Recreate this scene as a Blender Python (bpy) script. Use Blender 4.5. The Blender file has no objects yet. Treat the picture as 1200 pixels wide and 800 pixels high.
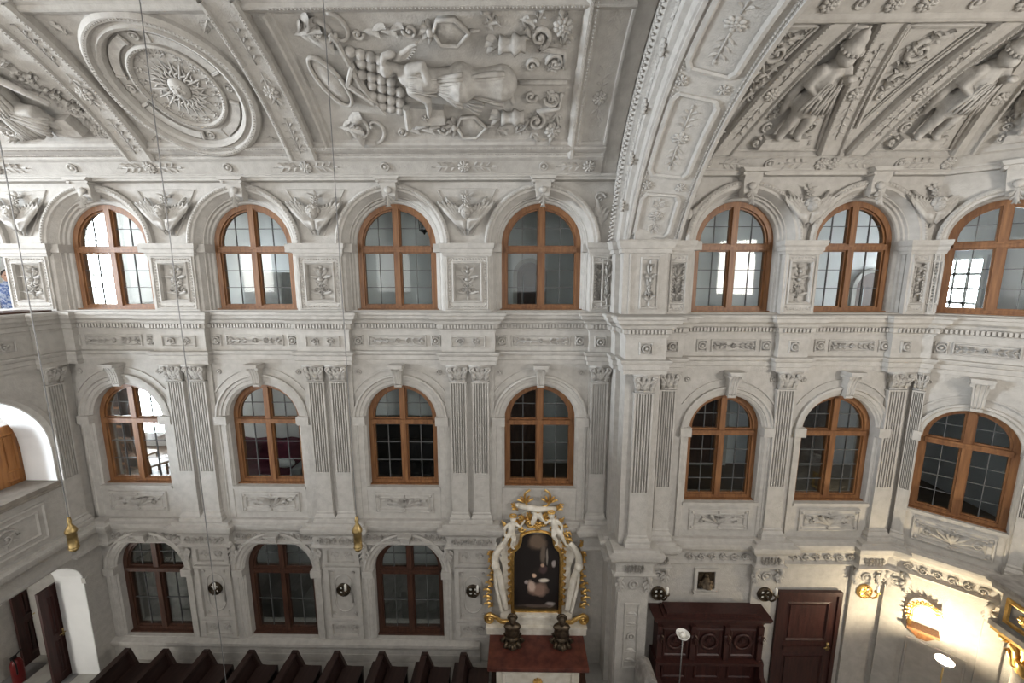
import bpy, bmesh, math, random
from mathutils import Vector, Matrix
from mathutils.geometry import tessellate_polygon
random.seed(7)
PI = math.pi
SC = bpy.context.scene
COL = SC.collection
FL = -7.8                    # floor level; everything is laid out from the gallery eye level z=0 and lifted at the end

# ------------------------------------------------------------------ camera, world, lights, exposure
cam = bpy.data.cameras.new('camera'); camo = bpy.data.objects.new('camera', cam); COL.objects.link(camo)
cam.sensor_width = 36.0; cam.lens = 36.0 * 475 / 1200; cam.clip_start = .05
camo.location = (0, -7.10, 0); camo.rotation_euler = (PI / 2 - .1548, 0, .0136)
SC.camera = camo
W = bpy.data.worlds.new('world'); SC.world = W; W.use_nodes = True
W.node_tree.nodes['Background'].inputs[0].default_value = (.75, .85, 1, 1)
W.node_tree.nodes['Background'].inputs[1].default_value = .35
SC.view_settings.view_transform = 'Standard'; SC.view_settings.look = 'None'
SC.view_settings.gamma = 1; SC.view_settings.use_curve_mapping = False
SC.view_settings.exposure = 1.3

def area(name, loc, direction, sx, sy, power, color=(1, 1, 1)):
    l = bpy.data.lights.new(name, 'AREA'); l.shape = 'RECTANGLE'; l.size = sx; l.size_y = sy; l.energy = power; l.color = color
    o = bpy.data.objects.new(name, l); COL.objects.link(o); o.location = loc
    o.rotation_euler = Vector(direction).to_track_quat('-Z', 'Y').to_euler()
    return o
DAY = (.82, .91, 1.0); SKY = (1, .96, .90)
# assumed daylight through the assumed window openings of the wall behind the camera (two upper storeys): the added area lights stand outside the wall, behind its openings
for i_, (x, p) in enumerate(((-9.98, 60), (-7.38, 42), (-4.78, 18), (-2.18, 13), (.42, 10), (3.63, 10), (5.59, 10))):
    area('window_behind_top_%d_offscreen' % (i_+1), (x, -7.83, .35), (0, 1, -.05), 1.3, 1.75, p*1.25, SKY)
    area('window_behind_middle_%d_offscreen' % (i_+1), (x, -7.83, -2.9), (0, 1, -.1), 1.3, 1.75, p*.5, SKY)
# assumed west daylight above the gallery, added area light on the windowless end wall
area('window_west_offscreen', (-17.97, -3.75, .9), (1, 0.04, -.05), 4.2, 2.4, 2150, DAY)
# assumed daylight opposite the slanting apse window in view, no window built there
area('window_apse_opposite_offscreen', (7.26, -6.70, .35), (-.656, .755, 0), 1.1, 1.75, 115, (1, .94, .86))
# assumed daylight: area lights added against the windowless back walls of the west gallery and of the passage below it, both left of the picture
area('window_gallery_offscreen', (-10.97, -3.2, -2.9), (1, .75, 0), 1.3, 1.7, 260, DAY)
area('window_passage_offscreen', (-10.04, -2.4, -6.4), (1, .9, 0), .9, 1.3, 30, (1, .97, .9))

# ------------------------------------------------------------------ materials
def mat(name, c1, c2=None, scale=6, rough=.75, bump=0, bscale=30, metal=0, detail=4, spec=.3, ramp=(.35, .65)):
    m = bpy.data.materials.new(name); m.use_nodes = True; t = m.node_tree; b = t.nodes['Principled BSDF']
    b.inputs['Roughness'].default_value = rough; b.inputs['Metallic'].default_value = metal
    b.inputs['Specular IOR Level'].default_value = spec
    tc = t.nodes.new('ShaderNodeTexCoord')
    if c2 is None: c2 = tuple(x * .85 for x in c1)
    if c1[0] < .69: c1 = tuple(x * .75 for x in c1); c2 = tuple(x * .75 for x in c2)
    n = t.nodes.new('ShaderNodeTexNoise'); n.inputs['Scale'].default_value = scale; n.inputs['Detail'].default_value = detail
    t.links.new(tc.outputs['Object'], n.inputs['Vector'])
    r = t.nodes.new('ShaderNodeValToRGB'); r.color_ramp.elements[0].position = ramp[0]; r.color_ramp.elements[1].position = ramp[1]
    r.color_ramp.elements[0].color = (*c2, 1); r.color_ramp.elements[1].color = (*c1, 1)
    t.links.new(n.outputs['Fac'], r.inputs['Fac']); t.links.new(r.outputs['Color'], b.inputs['Base Color'])
    if bump:
        n2 = t.nodes.new('ShaderNodeTexNoise'); n2.inputs['Scale'].default_value = bscale; n2.inputs['Detail'].default_value = 5
        t.links.new(tc.outputs['Object'], n2.inputs['Vector'])
        bp = t.nodes.new('ShaderNodeBump'); bp.inputs['Strength'].default_value = bump; bp.inputs['Distance'].default_value = .02
        t.links.new(n2.outputs['Fac'], bp.inputs['Height']); t.links.new(bp.outputs['Normal'], b.inputs['Normal'])
    return m
def grain(name, c1, c2, axis=2, rough=.45, spec=.4):
    m = mat(name, c1, c2, 5, rough, .12, 40, spec=spec); t = m.node_tree
    n = [x for x in t.nodes if x.type == 'TEX_NOISE'][0]
    mp = t.nodes.new('ShaderNodeMapping'); s = [14, 14, 14]; s[axis] = 1.2; mp.inputs['Scale'].default_value = s
    tc = [x for x in t.nodes if x.type == 'TEX_COORD'][0]
    t.links.new(tc.outputs['Object'], mp.inputs['Vector']); t.links.new(mp.outputs['Vector'], n.inputs['Vector']); n.inputs['Scale'].default_value = 2.0
    return m
M = {}
M['stucco'] = mat('aged_white_stucco', (.60, .572, .53), (.52, .493, .455), 9, .82, .35, 45, spec=.2)
M['vault'] = mat('grey_vault_stucco', (.58, .552, .51), (.50, .473, .435), 8, .85, .35, 40, spec=.2)
M['relief'] = mat('relief_stucco', (.60, .572, .53), (.47, .445, .41), 12, .8, .3, 70, spec=.25)
M['white'] = mat('white_limewash', (.80, .80, .79), (.74, .74, .73), 2, .9, .1, 30)
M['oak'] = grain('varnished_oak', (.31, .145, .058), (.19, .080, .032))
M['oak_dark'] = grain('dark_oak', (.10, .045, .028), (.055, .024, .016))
M['redwood'] = grain('dark_red_stained_wood', (.065, .021, .017), (.035, .012, .010))
M['pew'] = grain('dark_pew_wood', (.042, .021, .017), (.022, .011, .009), 1)
M['orange_wood'] = grain('orange_brown_pine', (.50, .22, .07), (.36, .145, .045))
M['gold'] = mat('gilding', (.83, .56, .20), (.55, .33, .10), 12, .33, .2, 60, metal=.9)
M['ivory'] = mat('painted_ivory_plaster', (.74, .70, .62), (.60, .55, .46), 8, .5, .1, 60)
M['bronze'] = mat('dark_bronze', (.16, .12, .08), (.06, .045, .03), 14, .4, .2, 60, metal=.7)
M['brass'] = mat('old_brass', (.52, .38, .17), (.32, .22, .09), 14, .35, .1, 60, metal=.85)
M['iron'] = mat('black_iron', (.03, .03, .032), (.02, .02, .02), 10, .5, metal=.5)
M['steel'] = mat('galvanised_cable', (.30, .30, .30), (.22, .22, .22), 10, .45, metal=.7)
M['rail'] = mat('worn_grey_wood_rail', (.36, .32, .27), (.26, .23, .2), 7, .6)
M['lead'] = mat('dull_lead_bar', (.16, .16, .16), (.11, .11, .11), 10, .6)
M['red_marble'] = mat('red_marble', (.17, .055, .038), (.085, .028, .022), 7, .3, .05, 20, detail=9)
M['grey_marble'] = mat('veined_grey_marble', (.40, .38, .35), (.22, .20, .19), 8, .3, 0, 20, detail=9)
M['red_cloth'] = mat('dark_red_blanket', (.12, .012, .032), (.07, .007, .018), 8, .95, .4, 90)
M['grey_cloth'] = mat('grey_upholstery', (.26, .26, .26), (.20, .20, .20), 8, .95, .3, 120)
M['dark_cloth'] = mat('dark_leather', (.035, .032, .032), (.022, .02, .02), 8, .5, .2, 80)
M['linen'] = mat('white_linen', (.8, .8, .79), (.7, .7, .7), 8, .9, .2, 60)
M['tile_a'] = mat('pale_floor_tile', (.50, .48, .44), (.42, .40, .37), 5, .5)
M['tile_b'] = mat('grey_floor_tile', (.26, .25, .25), (.20, .19, .19), 5, .5)
M['corridor_floor'] = grain('corridor_floorboards', (.16, .10, .06), (.10, .06, .035), 0)
M['ground_room'] = mat('ground_floor_limewash', (.80, .80, .79), (.74, .74, .73), 2, .9, .1, 30)
M['red_enamel'] = mat('red_enamel', (.16, .015, .015), (.12, .01, .01), 6, .35)
M['skin'] = mat('skin', (.55, .34, .25), (.50, .30, .22), 10, .6)
M['blue_shirt'] = mat('blue_patterned_shirt', (.45, .52, .68), (.10, .16, .38), 22, .9, ramp=(.45, .55))
M['hair'] = mat('dark_hair', (.03, .022, .018), None, 20, .6)
M['trousers'] = mat('dark_trousers', (.05, .055, .07), None, 10, .9)
M['shade_white'] = mat('white_lamp_bowl', (.85, .84, .8), (.8, .79, .75), 5, .5)
M['candle'] = mat('candle_bulb', (.9, .88, .82), (.85, .83, .78), 5, .4)

def emit(name, c, s):
    m = bpy.data.materials.new(name); m.use_nodes = True; b = m.node_tree.nodes['Principled BSDF']
    b.inputs['Base Color'].default_value = (*c, 1); b.inputs['Emission Color'].default_value = (*c, 1); b.inputs['Emission Strength'].default_value = s
    return m
M['bulb'] = emit('lit_warm_bulb', (1, .86, .6), 60)
M['daylight_pane'] = emit('daylight_behind_pane', (.92, .96, 1), 12.0)
M['tube'] = emit('lit_fluorescent_tube', (1, .97, .9), 6)

def glass(name, tint=(.92, .95, .95), refl=.35):
    m = bpy.data.materials.new(name); m.use_nodes = True; t = m.node_tree; t.nodes.remove(t.nodes['Principled BSDF'])
    tr = t.nodes.new('ShaderNodeBsdfTransparent'); tr.inputs[0].default_value = (*tint, 1)
    gl = t.nodes.new('ShaderNodeBsdfGlossy'); gl.inputs['Roughness'].default_value = .03
    fr = t.nodes.new('ShaderNodeFresnel'); fr.inputs[0].default_value = 1.5
    mu = t.nodes.new('ShaderNodeMath'); mu.operation = 'MULTIPLY_ADD'; mu.inputs[1].default_value = refl; mu.inputs[2].default_value = .0
    mx = t.nodes.new('ShaderNodeMixShader')
    t.links.new(fr.outputs[0], mu.inputs[0]); t.links.new(mu.outputs[0], mx.inputs[0]); t.links.new(tr.outputs[0], mx.inputs[1]); t.links.new(gl.outputs[0], mx.inputs[2])
    t.links.new(mx.outputs[0], t.nodes['Material Output'].inputs[0])
    return m
M['glass'] = glass('window_glass')

# ------------------------------------------------------------------ mesh builder
def V(*a): return Vector(a)
class MB:
    def __init__(s): s.v = []; s.f = []
    def add(s, vs, fs):
        o = len(s.v); s.v += [Vector(p) for p in vs]; s.f += [tuple(i + o for i in f) for f in fs]; return s
    def merge(s, m, mtx=None):
        vs = m.v if mtx is None else [mtx @ p for p in m.v]
        fs = m.f
        if mtx is not None and mtx.to_3x3().determinant() < 0: fs = [tuple(reversed(f)) for f in fs]
        return s.add(vs, fs)
    def map(s, fn): s.v = [fn(p) for p in s.v]; return s
    def box(s, x0, x1, y0, y1, z0, z1):
        return s.add([(x0,y0,z0),(x1,y0,z0),(x1,y1,z0),(x0,y1,z0),(x0,y0,z1),(x1,y0,z1),(x1,y1,z1),(x0,y1,z1)],
                     [(0,3,2,1),(4,5,6,7),(0,1,5,4),(1,2,6,5),(2,3,7,6),(3,0,4,7)])
    def frust(s, c, w0, d0, w1, d1, z0, z1):   # centred tapered block
        x, y = c
        return s.add([(x-w0/2,y-d0/2,z0),(x+w0/2,y-d0/2,z0),(x+w0/2,y+d0/2,z0),(x-w0/2,y+d0/2,z0),
                      (x-w1/2,y-d1/2,z1),(x+w1/2,y-d1/2,z1),(x+w1/2,y+d1/2,z1),(x-w1/2,y+d1/2,z1)],
                     [(0,3,2,1),(4,5,6,7),(0,1,5,4),(1,2,6,5),(2,3,7,6),(3,0,4,7)])
    def blob(s, c, r, rot=None, seg=8, rings=5):
        if not hasattr(r, '__len__'): r = (r, r, r)
        vs = []; fs = []
        vs.append((0, 0, -1))
        for i in range(1, rings):
            a = -PI/2 + PI*i/rings
            for j in range(seg):
                b = 2*PI*j/seg; vs.append((math.cos(a)*math.cos(b), math.cos(a)*math.sin(b), math.sin(a)))
        vs.append((0, 0, 1)); n = len(vs)-1
        for j in range(seg): fs.append((0, 1+(j+1) % seg, 1+j))
        for i in range(rings-2):
            for j in range(seg):
                a = 1+i*seg+j; b = 1+i*seg+(j+1) % seg; fs.append((a, b, b+seg, a+seg))
        l = 1+(rings-2)*seg
        for j in range(seg): fs.append((l+j, l+(j+1) % seg, n))
        out = []
        for p in vs:
            q = Vector((p[0]*r[0], p[1]*r[1], p[2]*r[2]))
            if rot is not None: q = rot @ q
            out.append(q + Vector(c))
        return s.add(out, fs)
    def tube(s, pts, rad, n=6, flat=1.0, up=(0, 1, 0)):
        pts = [Vector(p) for p in pts]; m = len(pts)
        if not hasattr(rad, '__len__'): rad = [rad]*m
        vs = []; fs = []
        for i, p in enumerate(pts):
            d = (pts[min(i+1, m-1)] - pts[max(i-1, 0)])
            if d.length < 1e-9: d = Vector((0, 0, 1))
            d.normalize(); u = Vector(up); u = u - d*u.dot(d)
            if u.length < 1e-3: u = Vector((1, 0, 0)); u = u - d*u.dot(d)
            u.normalize(); w = d.cross(u)
            for j in range(n):
                a = 2*PI*j/n; vs.append(p + w*math.cos(a)*rad[i] + u*math.sin(a)*rad[i]*flat)
        for i in range(m-1):
            for j in range(n):
                a = i*n+j; b = i*n+(j+1) % n; fs.append((a, b, b+n, a+n))
        fs.append(tuple(range(n-1, -1, -1))); fs.append(tuple((m-1)*n+j for j in range(n)))
        return s.add(vs, fs)
    def prism(s, poly, y0, y1, holes=()):      # polygon in x,z (counter-clockwise seen from -y), extruded y0 (front) .. y1 (back)
        loops = [list(poly)] + [list(h) for h in holes]
        flat = [p for l in loops for p in l]; n = len(flat)
        if holes or len(poly) > 4:
            tr = tessellate_polygon([[Vector((p[0], p[1], 0)) for p in l] for l in loops])
        else: tr = [tuple(range(len(poly)))]
        vs = [(p[0], y0, p[1]) for p in flat] + [(p[0], y1, p[1]) for p in flat]; fs = []
        for t in tr:
            ar = sum(flat[t[i]][0]*flat[t[(i+1) % len(t)]][1]-flat[t[(i+1) % len(t)]][0]*flat[t[i]][1] for i in range(len(t)))
            t = tuple(t) if ar > 0 else tuple(reversed(t))
            fs.append(t); fs.append(tuple(i+n for i in reversed(t)))
        o = 0
        for k, l in enumerate(loops):
            m = len(l); ar = sum(l[i][0]*l[(i+1) % m][1]-l[(i+1) % m][0]*l[i][1] for i in range(m))
            ccw = (ar > 0) == (k == 0)
            for i in range(m):
                a, b = o+i, o+(i+1) % m
                fs.append((b, a, a+n, b+n) if ccw else (a, b, b+n, a+n))
            o += m
        return s.add(vs, fs)
    def lathe(s, prof, c=(0, 0, 0), n=12, a0=0, a1=2*PI):
        full = abs(a1-a0-2*PI) < 1e-6; k = n if full else n+1
        vs = []; fs = []
        for r, z in prof:
            for j in range(k):
                a = a0+(a1-a0)*j/n; vs.append((c[0]+r*math.cos(a), c[1]+r*math.sin(a), c[2]+z))
        for i in range(len(prof)-1):
            for j in range(n):
                a = i*k+j; b = i*k+(j+1) % k; fs.append((a, b, b+k, a+k))
        if full:
            fs.append(tuple(range(k-1, -1, -1))); fs.append(tuple((len(prof)-1)*k+j for j in range(k)))
        return s.add(vs, fs)
    def ring(s, prof, cx, cz, a0=0, a1=PI, n=24, closed=True):   # sweep closed (r,y) profile round an arc in the x,z plane
        k = len(prof); vs = []; fs = []
        for i in range(n+1):
            a = a0+(a1-a0)*i/n
            for r, y in prof: vs.append((cx+r*math.cos(a), y, cz+r*math.sin(a)))
        for i in range(n):
            for j in range(k if closed else k-1):
                a = i*k+j; b = i*k+(j+1) % k; fs.append((a, b, b+k, a+k))
        if closed and abs(a1-a0) < 2*PI-1e-6: fs.append(tuple(range(k))); fs.append(tuple(n*k+j for j in range(k-1, -1, -1)))
        return s.add(vs, fs)
    def frame(s, x0, x1, z0, z1, prof):        # mitred rectangular moulding, prof = [(inset, y)...] outer to inner
        vs = []; fs = []; k = len(prof)
        for i, y in prof: vs += [(x0+i, y, z0+i), (x1-i, y, z0+i), (x1-i, y, z1-i), (x0+i, y, z1-i)]
        for a in range(k-1):
            for j in range(4):
                p, q = a*4+j, a*4+(j+1) % 4; fs.append((p, q, q+4, p+4))
        return s.add(vs, fs)
    def sweep(s, path, prof, closed_prof=False):   # plan path (x,y) with mitres; prof (outset,z); outset to the right of travel
        P = [Vector(p) for p in path]; n = len(P); k = len(prof); vs = []; fs = []
        for i in range(n):
            d0 = (P[i]-P[i-1]).normalized() if i else (P[1]-P[0]).normalized()
            d1 = (P[i+1]-P[i]).normalized() if i < n-1 else d0
            n0 = Vector((d0.y, -d0.x)); n1 = Vector((d1.y, -d1.x)); m = n0+n1
            if m.length < 1e-6: m = n0
            m.normalize(); m /= max(.3, m.dot(n0))
            for o, z in prof: q = P[i]+m*o; vs.append((q.x, q.y, z))
        for i in range(n-1):
            for j in range(k-1):
                a = i*k+j; fs.append((a, a+k, a+k+1, a+1))
        fs.append(tuple(range(k))); fs.append(tuple((n-1)*k+j for j in range(k-1, -1, -1)))
        return s.add(vs, fs)
    def remesh(s, vox, smooth=3):
        me = bpy.data.meshes.new('t'); me.from_pydata(s.v, [], s.f); o = bpy.data.objects.new('t', me); COL.objects.link(o)
        r = o.modifiers.new('r', 'REMESH'); r.mode = 'VOXEL'; r.voxel_size = vox
        if smooth: q = o.modifiers.new('s', 'SMOOTH'); q.factor = .5; q.iterations = smooth
        e = o.evaluated_get(bpy.context.evaluated_depsgraph_get()); m2 = e.to_mesh()
        s.v = [v.co.copy() for v in m2.vertices]; s.f = [tuple(p.vertices) for p in m2.polygons]; e.to_mesh_clear()
        bpy.data.objects.remove(o); bpy.data.meshes.remove(me); return s
    def mesh(s, name, m, smooth=False, fix=True):
        me = bpy.data.meshes.new(name); me.from_pydata(s.v, [], s.f); me.materials.append(M[m] if isinstance(m, str) else m)
        if fix:
            b = bmesh.new(); b.from_mesh(me); bmesh.ops.recalc_face_normals(b, faces=b.faces); b.to_mesh(me); b.free()
        if smooth:
            for p in me.polygons: p.use_smooth = True
        return me
    def build(s, name, m, parent=None, loc=(0, 0, 0), rz=0, smooth=False, fix=True):
        return place(s.mesh(name, m, smooth, fix), name, parent, loc, rz)
def place(me, name, parent=None, loc=(0, 0, 0), rz=0, mtx=None):
    o = bpy.data.objects.new(name, me); COL.objects.link(o); o.parent = parent
    if mtx is not None: o.matrix_local = mtx
    else: o.location = loc; o.rotation_euler = (0, 0, rz)
    return o
def tag(o, label, cat, group=None, kind=None):
    o['label'] = label; o['category'] = cat
    if group: o['group'] = group
    if kind: o['kind'] = kind
    return o
def empty(name, loc=(0, 0, 0), rz=0):
    o = bpy.data.objects.new(name, None); COL.objects.link(o); o.location = loc; o.rotation_euler = (0, 0, rz); o.empty_display_size = .1; return o
def stuff(o): o['kind'] = 'stuff'; return o
def copy_tree(o, parent=None):
    c = o.copy(); COL.objects.link(c); c.parent = parent
    for ch in list(o.children): copy_tree(ch, c)
    return c
def arch_poly(cx, hw, z0, zs, n=24, hz=None):
    hz = hz or hw
    return [(cx-hw, z0), (cx+hw, z0)] + [(cx+hw*math.cos(PI*i/n), zs+hz*math.sin(PI*i/n)) for i in range(n+1)]
def T(x=0, y=0, z=0, ry=0, s=1, sx=1):   # ry: rotation in the wall plane (x to z)
    return Matrix.Translation((x, y, z)) @ Matrix.Rotation(-ry, 4, 'Y') @ Matrix.Diagonal((s*sx, s, s, 1))

# ------------------------------------------------------------------ ornament kit (wall frame: x along, z up, -y towards the room)
def leaf(mb, x, z, ang, L, w, y=0., h=.03, curl=.02):
    c, s_ = math.cos(ang), math.sin(ang)
    def P(a, b, yy): return (x+a*c-b*s_, yy, z+a*s_+b*c)
    vs = [P(0, 0, y-h*.4)]; fs = []
    rows = ((.3, .75, .8), (.6, 1., 1.), (.85, .55, 1.2))
    for t, ww, hh in rows:
        vs += [P(t*L, ww*w/2, y-.004), P(t*L, 0, y-h*hh), P(t*L, -ww*w/2, y-.004)]
    vs.append(P(L, 0, y-h-curl))
    fs += [(0, 1, 2), (0, 2, 3)]
    for i in range(2):
        a = 1+i*3; fs += [(a, a+3, a+4, a+1), (a+1, a+4, a+5, a+2)]
    fs += [(7, 10, 8), (8, 10, 9)]
    return mb.add(vs, fs)
def acanthus(mb, x, z, ang, L, y=0, h=.04, lobes=3):
    leaf(mb, x, z, ang, L, L*.34, y, h)
    for i in range(lobes):
        t = .15+.6*i/max(1, lobes-1); k = L*(.5-.12*i)
        for sg in (-1, 1): leaf(mb, x+math.cos(ang)*t*L, z+math.sin(ang)*t*L, ang+sg*.75, k, k*.42, y, h*.8)
    return mb
def spiral(mb, x, z, r, turns, a0, sg, t0, t1=None, y=0., n=22, lead=None):
    t1 = t1 if t1 is not None else t0*.6
    pts = []; rad = []
    if lead:
        for p in lead: pts.append((p[0], y-t0*.4, p[1])); rad.append(t0)
    for i in range(n+1):
        q = i/n; rr = r*(1-q*.88); a = a0+sg*turns*2*PI*q
        pts.append((x+rr*math.cos(a), y-t0*.5-.25*t0*q, z+rr*math.sin(a))); rad.append(t0+(t1-t0)*q)
    mb.tube(pts, rad, 6)
    mb.blob((x, y-t0, z), t1*1.6, seg=6, rings=4)
    return mb
def rosette(mb, x, z, r, y=0, n=8, h=None):
    h = h or r*.4
    for i in range(n):
        a = 2*PI*i/n
        mb.blob((x+.62*r*math.cos(a), y-h*.4, z+.62*r*math.sin(a)), (r*.40, h*.6, r*.26), Matrix.Rotation(-a, 3, 'Y'), 6, 4)
    for i in range(5):
        a = 2*PI*i/5+.3; mb.blob((x+.27*r*math.cos(a), y-h*.75, z+.27*r*math.sin(a)), (r*.22, h*.45, r*.18), Matrix.Rotation(-a, 3, 'Y'), 6, 4)
    mb.blob((x, y-h*.95, z), (r*.17, h*.35, r*.17), None, 6, 4)
    return mb
def boss(mb, x, z, r, y=0):
    mb.ring([(r, y), (r, y-.02), (r*.8, y-.03), (r*.68, y-.012), (r*.5, y-.012), (r*.5, y)], x, z, 0, 2*PI, 14)
    mb.blob((x, y-.012, z), (r*.42, .025, r*.42), None, 8, 4); return mb
def sprig(mb, x, z, ang, L, w, y=0, pairs=3, h=.025):
    c, s_ = math.cos(ang), math.sin(ang)
    mb.tube([(x, y-.008, z), (x+L*.85*c, y-.008, z+L*.85*s_)], .008, 5)
    for i in range(pairs):
        t = (.12+.75*i/pairs)*L
        for sg in (-1, 1): leaf(mb, x+t*c, z+t*s_, ang+sg*.8, w, w*.42, y, h)
    leaf(mb, x+.8*L*c, z+.8*L*s_, ang, w*.9, w*.4, y, h)
    return mb
def rinceau(mb, x0, x1, z, h, n, y=0, t=.012, sym=True):   # running scroll
    w = (x1-x0)/n
    for i in range(n):
        sg = 1 if i % 2 == 0 else -1
        if sym and i >= n/2: sg *= -1 if n % 2 == 0 else 1
        cx = x0+w*(i+.5); d = 1 if (not sym or i < n/2) else -1
        spiral(mb, cx, z, min(w*.45, h*.42), 1.4, PI if d > 0 else 0, -sg*d, t, y=y, n=16)
        for a in (.5, 1.3, 2.2, -.6, -1.6): leaf(mb, cx+math.cos(a)*h*.12, z+math.sin(a)*h*.12*sg, a*sg, h*.36, h*.16, y, .02)
    return mb
def feather_wing(mb, x, z, ang, L, sg, n=6, y=-.02, spread=1.0):
    for i in range(n):
        a = ang+sg*spread*(i/(n-1)-.0); k = L*(1-.45*i/(n-1))
        dx, dz = math.cos(a), math.sin(a)
        pts = [(x+dx*k*q, y-.03-.02*math.sin(q*PI), z+dz*k*q) for q in (0, .3, .65, 1)]
        mb.tube(pts, [L*.07, L*.085, L*.075, L*.02], 6, .6)
        leaf(mb, x+dx*k*.2, z+dz*k*.2, a, k*.75, L*.16, y-.045, .02)
    return mb
def cherub_head():
    mb = MB()
    for sg in (-1, 1):
        feather_wing(mb, sg*.03, -.26, PI/2-sg*.78, .62, sg, 7, y=-.04, spread=.62)
        mb.tube([(sg*.03, -.03, -.30), (sg*.10, -.07, -.12), (sg*.20, -.07, .06), (sg*.30, -.04, .20), (sg*.34, -.02, .26)], [.015, .03, .035, .03, .012], 7, .9)
        mb.tube([(sg*.02, -.03, -.34), (sg*.06, -.05, -.2), (sg*.09, -.05, -.08)], [.015, .04, .05], 6, .7)
    h = MB()
    h.blob((0, -.12, .0), (.082, .085, .10), None, 12, 8)
    h.blob((0, -.195, -.015), (.014, .02, .02), None, 6, 4)
    for sg in (-1, 1):
        h.blob((sg*.04, -.17, -.03), (.03, .025, .028), None, 6, 4); h.blob((sg*.035, -.19, .012), (.014, .012, .009), None, 6, 4)
    h.blob((0, -.18, -.055), (.02, .016, .009), None, 6, 4)
    for i in range(11):
        a = PI*i/10; h.blob((math.cos(a)*.085, -.12, .02+math.sin(a)*.085), .035, None, 6, 4)
        if i % 2: h.blob((math.cos(a)*.055, -.16, .055+math.sin(a)*.045), .03, None, 6, 4)
    h.blob((0, -.06, -.10), (.05, .05, .05), None, 8, 5)
    mb.merge(h)
    f = MB(); rosette(f, 0, .215, .075, -.05, 7); mb.merge(f)
    for a in (.6, 1.57, 2.5): leaf(mb, 0, .24, a, .13, .06, -.03)
    return mb
def candelabrum(h=.62, w=.2):
    mb = MB()
    mb.tube([(0, -.012, -h/2), (0, -.012, h/2)], .010, 5)
    for sg in (-1, 1):
        spiral(mb, sg*w*.26, -h*.22, w*.26, 1.3, PI/2, sg, .014)
        spiral(mb, sg*w*.20, -h*.02, w*.18, 1.2, -PI/2, -sg, .012)
        for z, a, L in ((-.36, .3, .5), (-.08, .9, .45), (.12, .25, .5), (.16, 1.0, .5), (.3, .7, .35)):
            leaf(mb, 0, z*h, PI/2-sg*(PI/2-a), w*L*1.25, w*.24, 0, .028)
    mb.blob((0, -.02, .08*h), (w*.17, .03, w*.13), None, 8, 5)
    mb.blob((0, -.02, .32*h), (w*.10, .03, w*.14), None, 8, 5)
    leaf(mb, 0, .38*h, PI/2, h*.14, w*.2); leaf(mb, 0, -.4*h, -PI/2, h*.12, w*.2)
    boss(mb, 0, -h*.2, w*.14, -.005)
    return mb
def capital(w=.34, h=.32):
    mb = MB()
    d = .14
    mb.add([(-w*.40, -d*.35, 0), (w*.40, -d*.35, 0), (w*.40, .02, 0), (-w*.40, .02, 0), (-w*.46, -d*.75, h*.86), (w*.46, -d*.75, h*.86), (w*.46, .02, h*.86), (-w*.46, .02, h*.86)],
           [(0,3,2,1),(4,5,6,7),(0,1,5,4),(1,2,6,5),(2,3,7,6),(3,0,4,7)])
    mb.tube([(-w*.43, -d*.42, .015), (w*.43, -d*.42, .015)], .016, 6)
    for row, n, z0, L in ((0, 3, .02, .42), (1, 4, .06, .62)):
        for i in range(n):
            x = (i-(n-1)/2)*w*.86/(n-.4); y = -d*(.4+.12*row)
            pts = [(x, y, z0), (x, y-.02, z0+L*h*.5), (x, y-.035, z0+L*h*.85), (x, y-.065, z0+L*h*.92), (x, y-.075, z0+L*h*.8)]
            mb.tube(pts, [w*.10, w*.13, w*.11, w*.075, w*.03], 6, .45)
            for sg in (-1, 1):
                mb.tube([(x, y-.01, z0+.02), (x+sg*w*.07, y-.025, z0+L*h*.45), (x+sg*w*.12, y-.05, z0+L*h*.62)], [w*.04, w*.05, w*.02], 5, .5)
    for sg in (-1, 1):
        spiral(mb, sg*w*.40, h*.74, w*.15, 1.5, -PI/2, sg, .022, y=-d*.75, n=14)
        spiral(mb, sg*w*.13, h*.76, w*.09, 1.2, -PI/2, -sg, .015, y=-d*.75, n=12)
        mb.tube([(sg*w*.2, -d*.6, h*.45), (sg*w*.28, -d*.8, h*.62), (sg*w*.4, -d*.85, h*.68)], [.02, .022, .02], 6)
    r = MB(); rosette(r, 0, h*.88, w*.13, -d*.85, 6); mb.merge(r)
    mb.prism([(-w*.56, h*.88), (w*.56, h*.88), (w*.58, h), (-w*.58, h)], -d*.95, .02)
    return mb
def keystone(w0=.16, w1=.24, h=.40, d0=.10, d1=.20, flutes=True):
    mb = MB()
    prof = [(0, d0*.6), (.12, d0), (.3, d0*1.05), (.5, d0*1.15), (.7, d1*.85), (.82, d1), (.9, d1*1.02)]
    n = len(prof)
    for i in range(n-1):
        (t0, a), (t1, b) = prof[i], prof[i+1]
        x0, x1 = (w0+(w1-w0)*t0)/2, (w0+(w1-w0)*t1)/2
        mb.add([(-x0, -a, t0*h), (x0, -a, t0*h), (x1, -b, t1*h), (-x1, -b, t1*h), (-x0, .02, t0*h), (x0, .02, t0*h), (x1, .02, t1*h), (-x1, .02, t1*h)],
               [(0,1,2,3), (0,3,7,4), (1,5,6,2), (0,4,5,1), (3,2,6,7)])
        if flutes:
            for k in (-.6, 0, .6): mb.tube([(k*x0, -a, t0*h), (k*x1, -b, t1*h)], w0*.09, 5)
    mb.prism([(-w1*.62, h*.86), (w1*.62, h*.86), (w1*.72, h), (-w1*.72, h)], -d1*1.25, .02)
    for sg in (-1, 1): mb.tube([(sg*w1*.52, .0, h*.8), (sg*w1*.52, -d1*1.05, h*.8)], .03, 8)
    mb.tube([(-w0*.5, -d0*.7, .0), (w0*.5, -d0*.7, .0)], .025, 8)
    return mb
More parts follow.
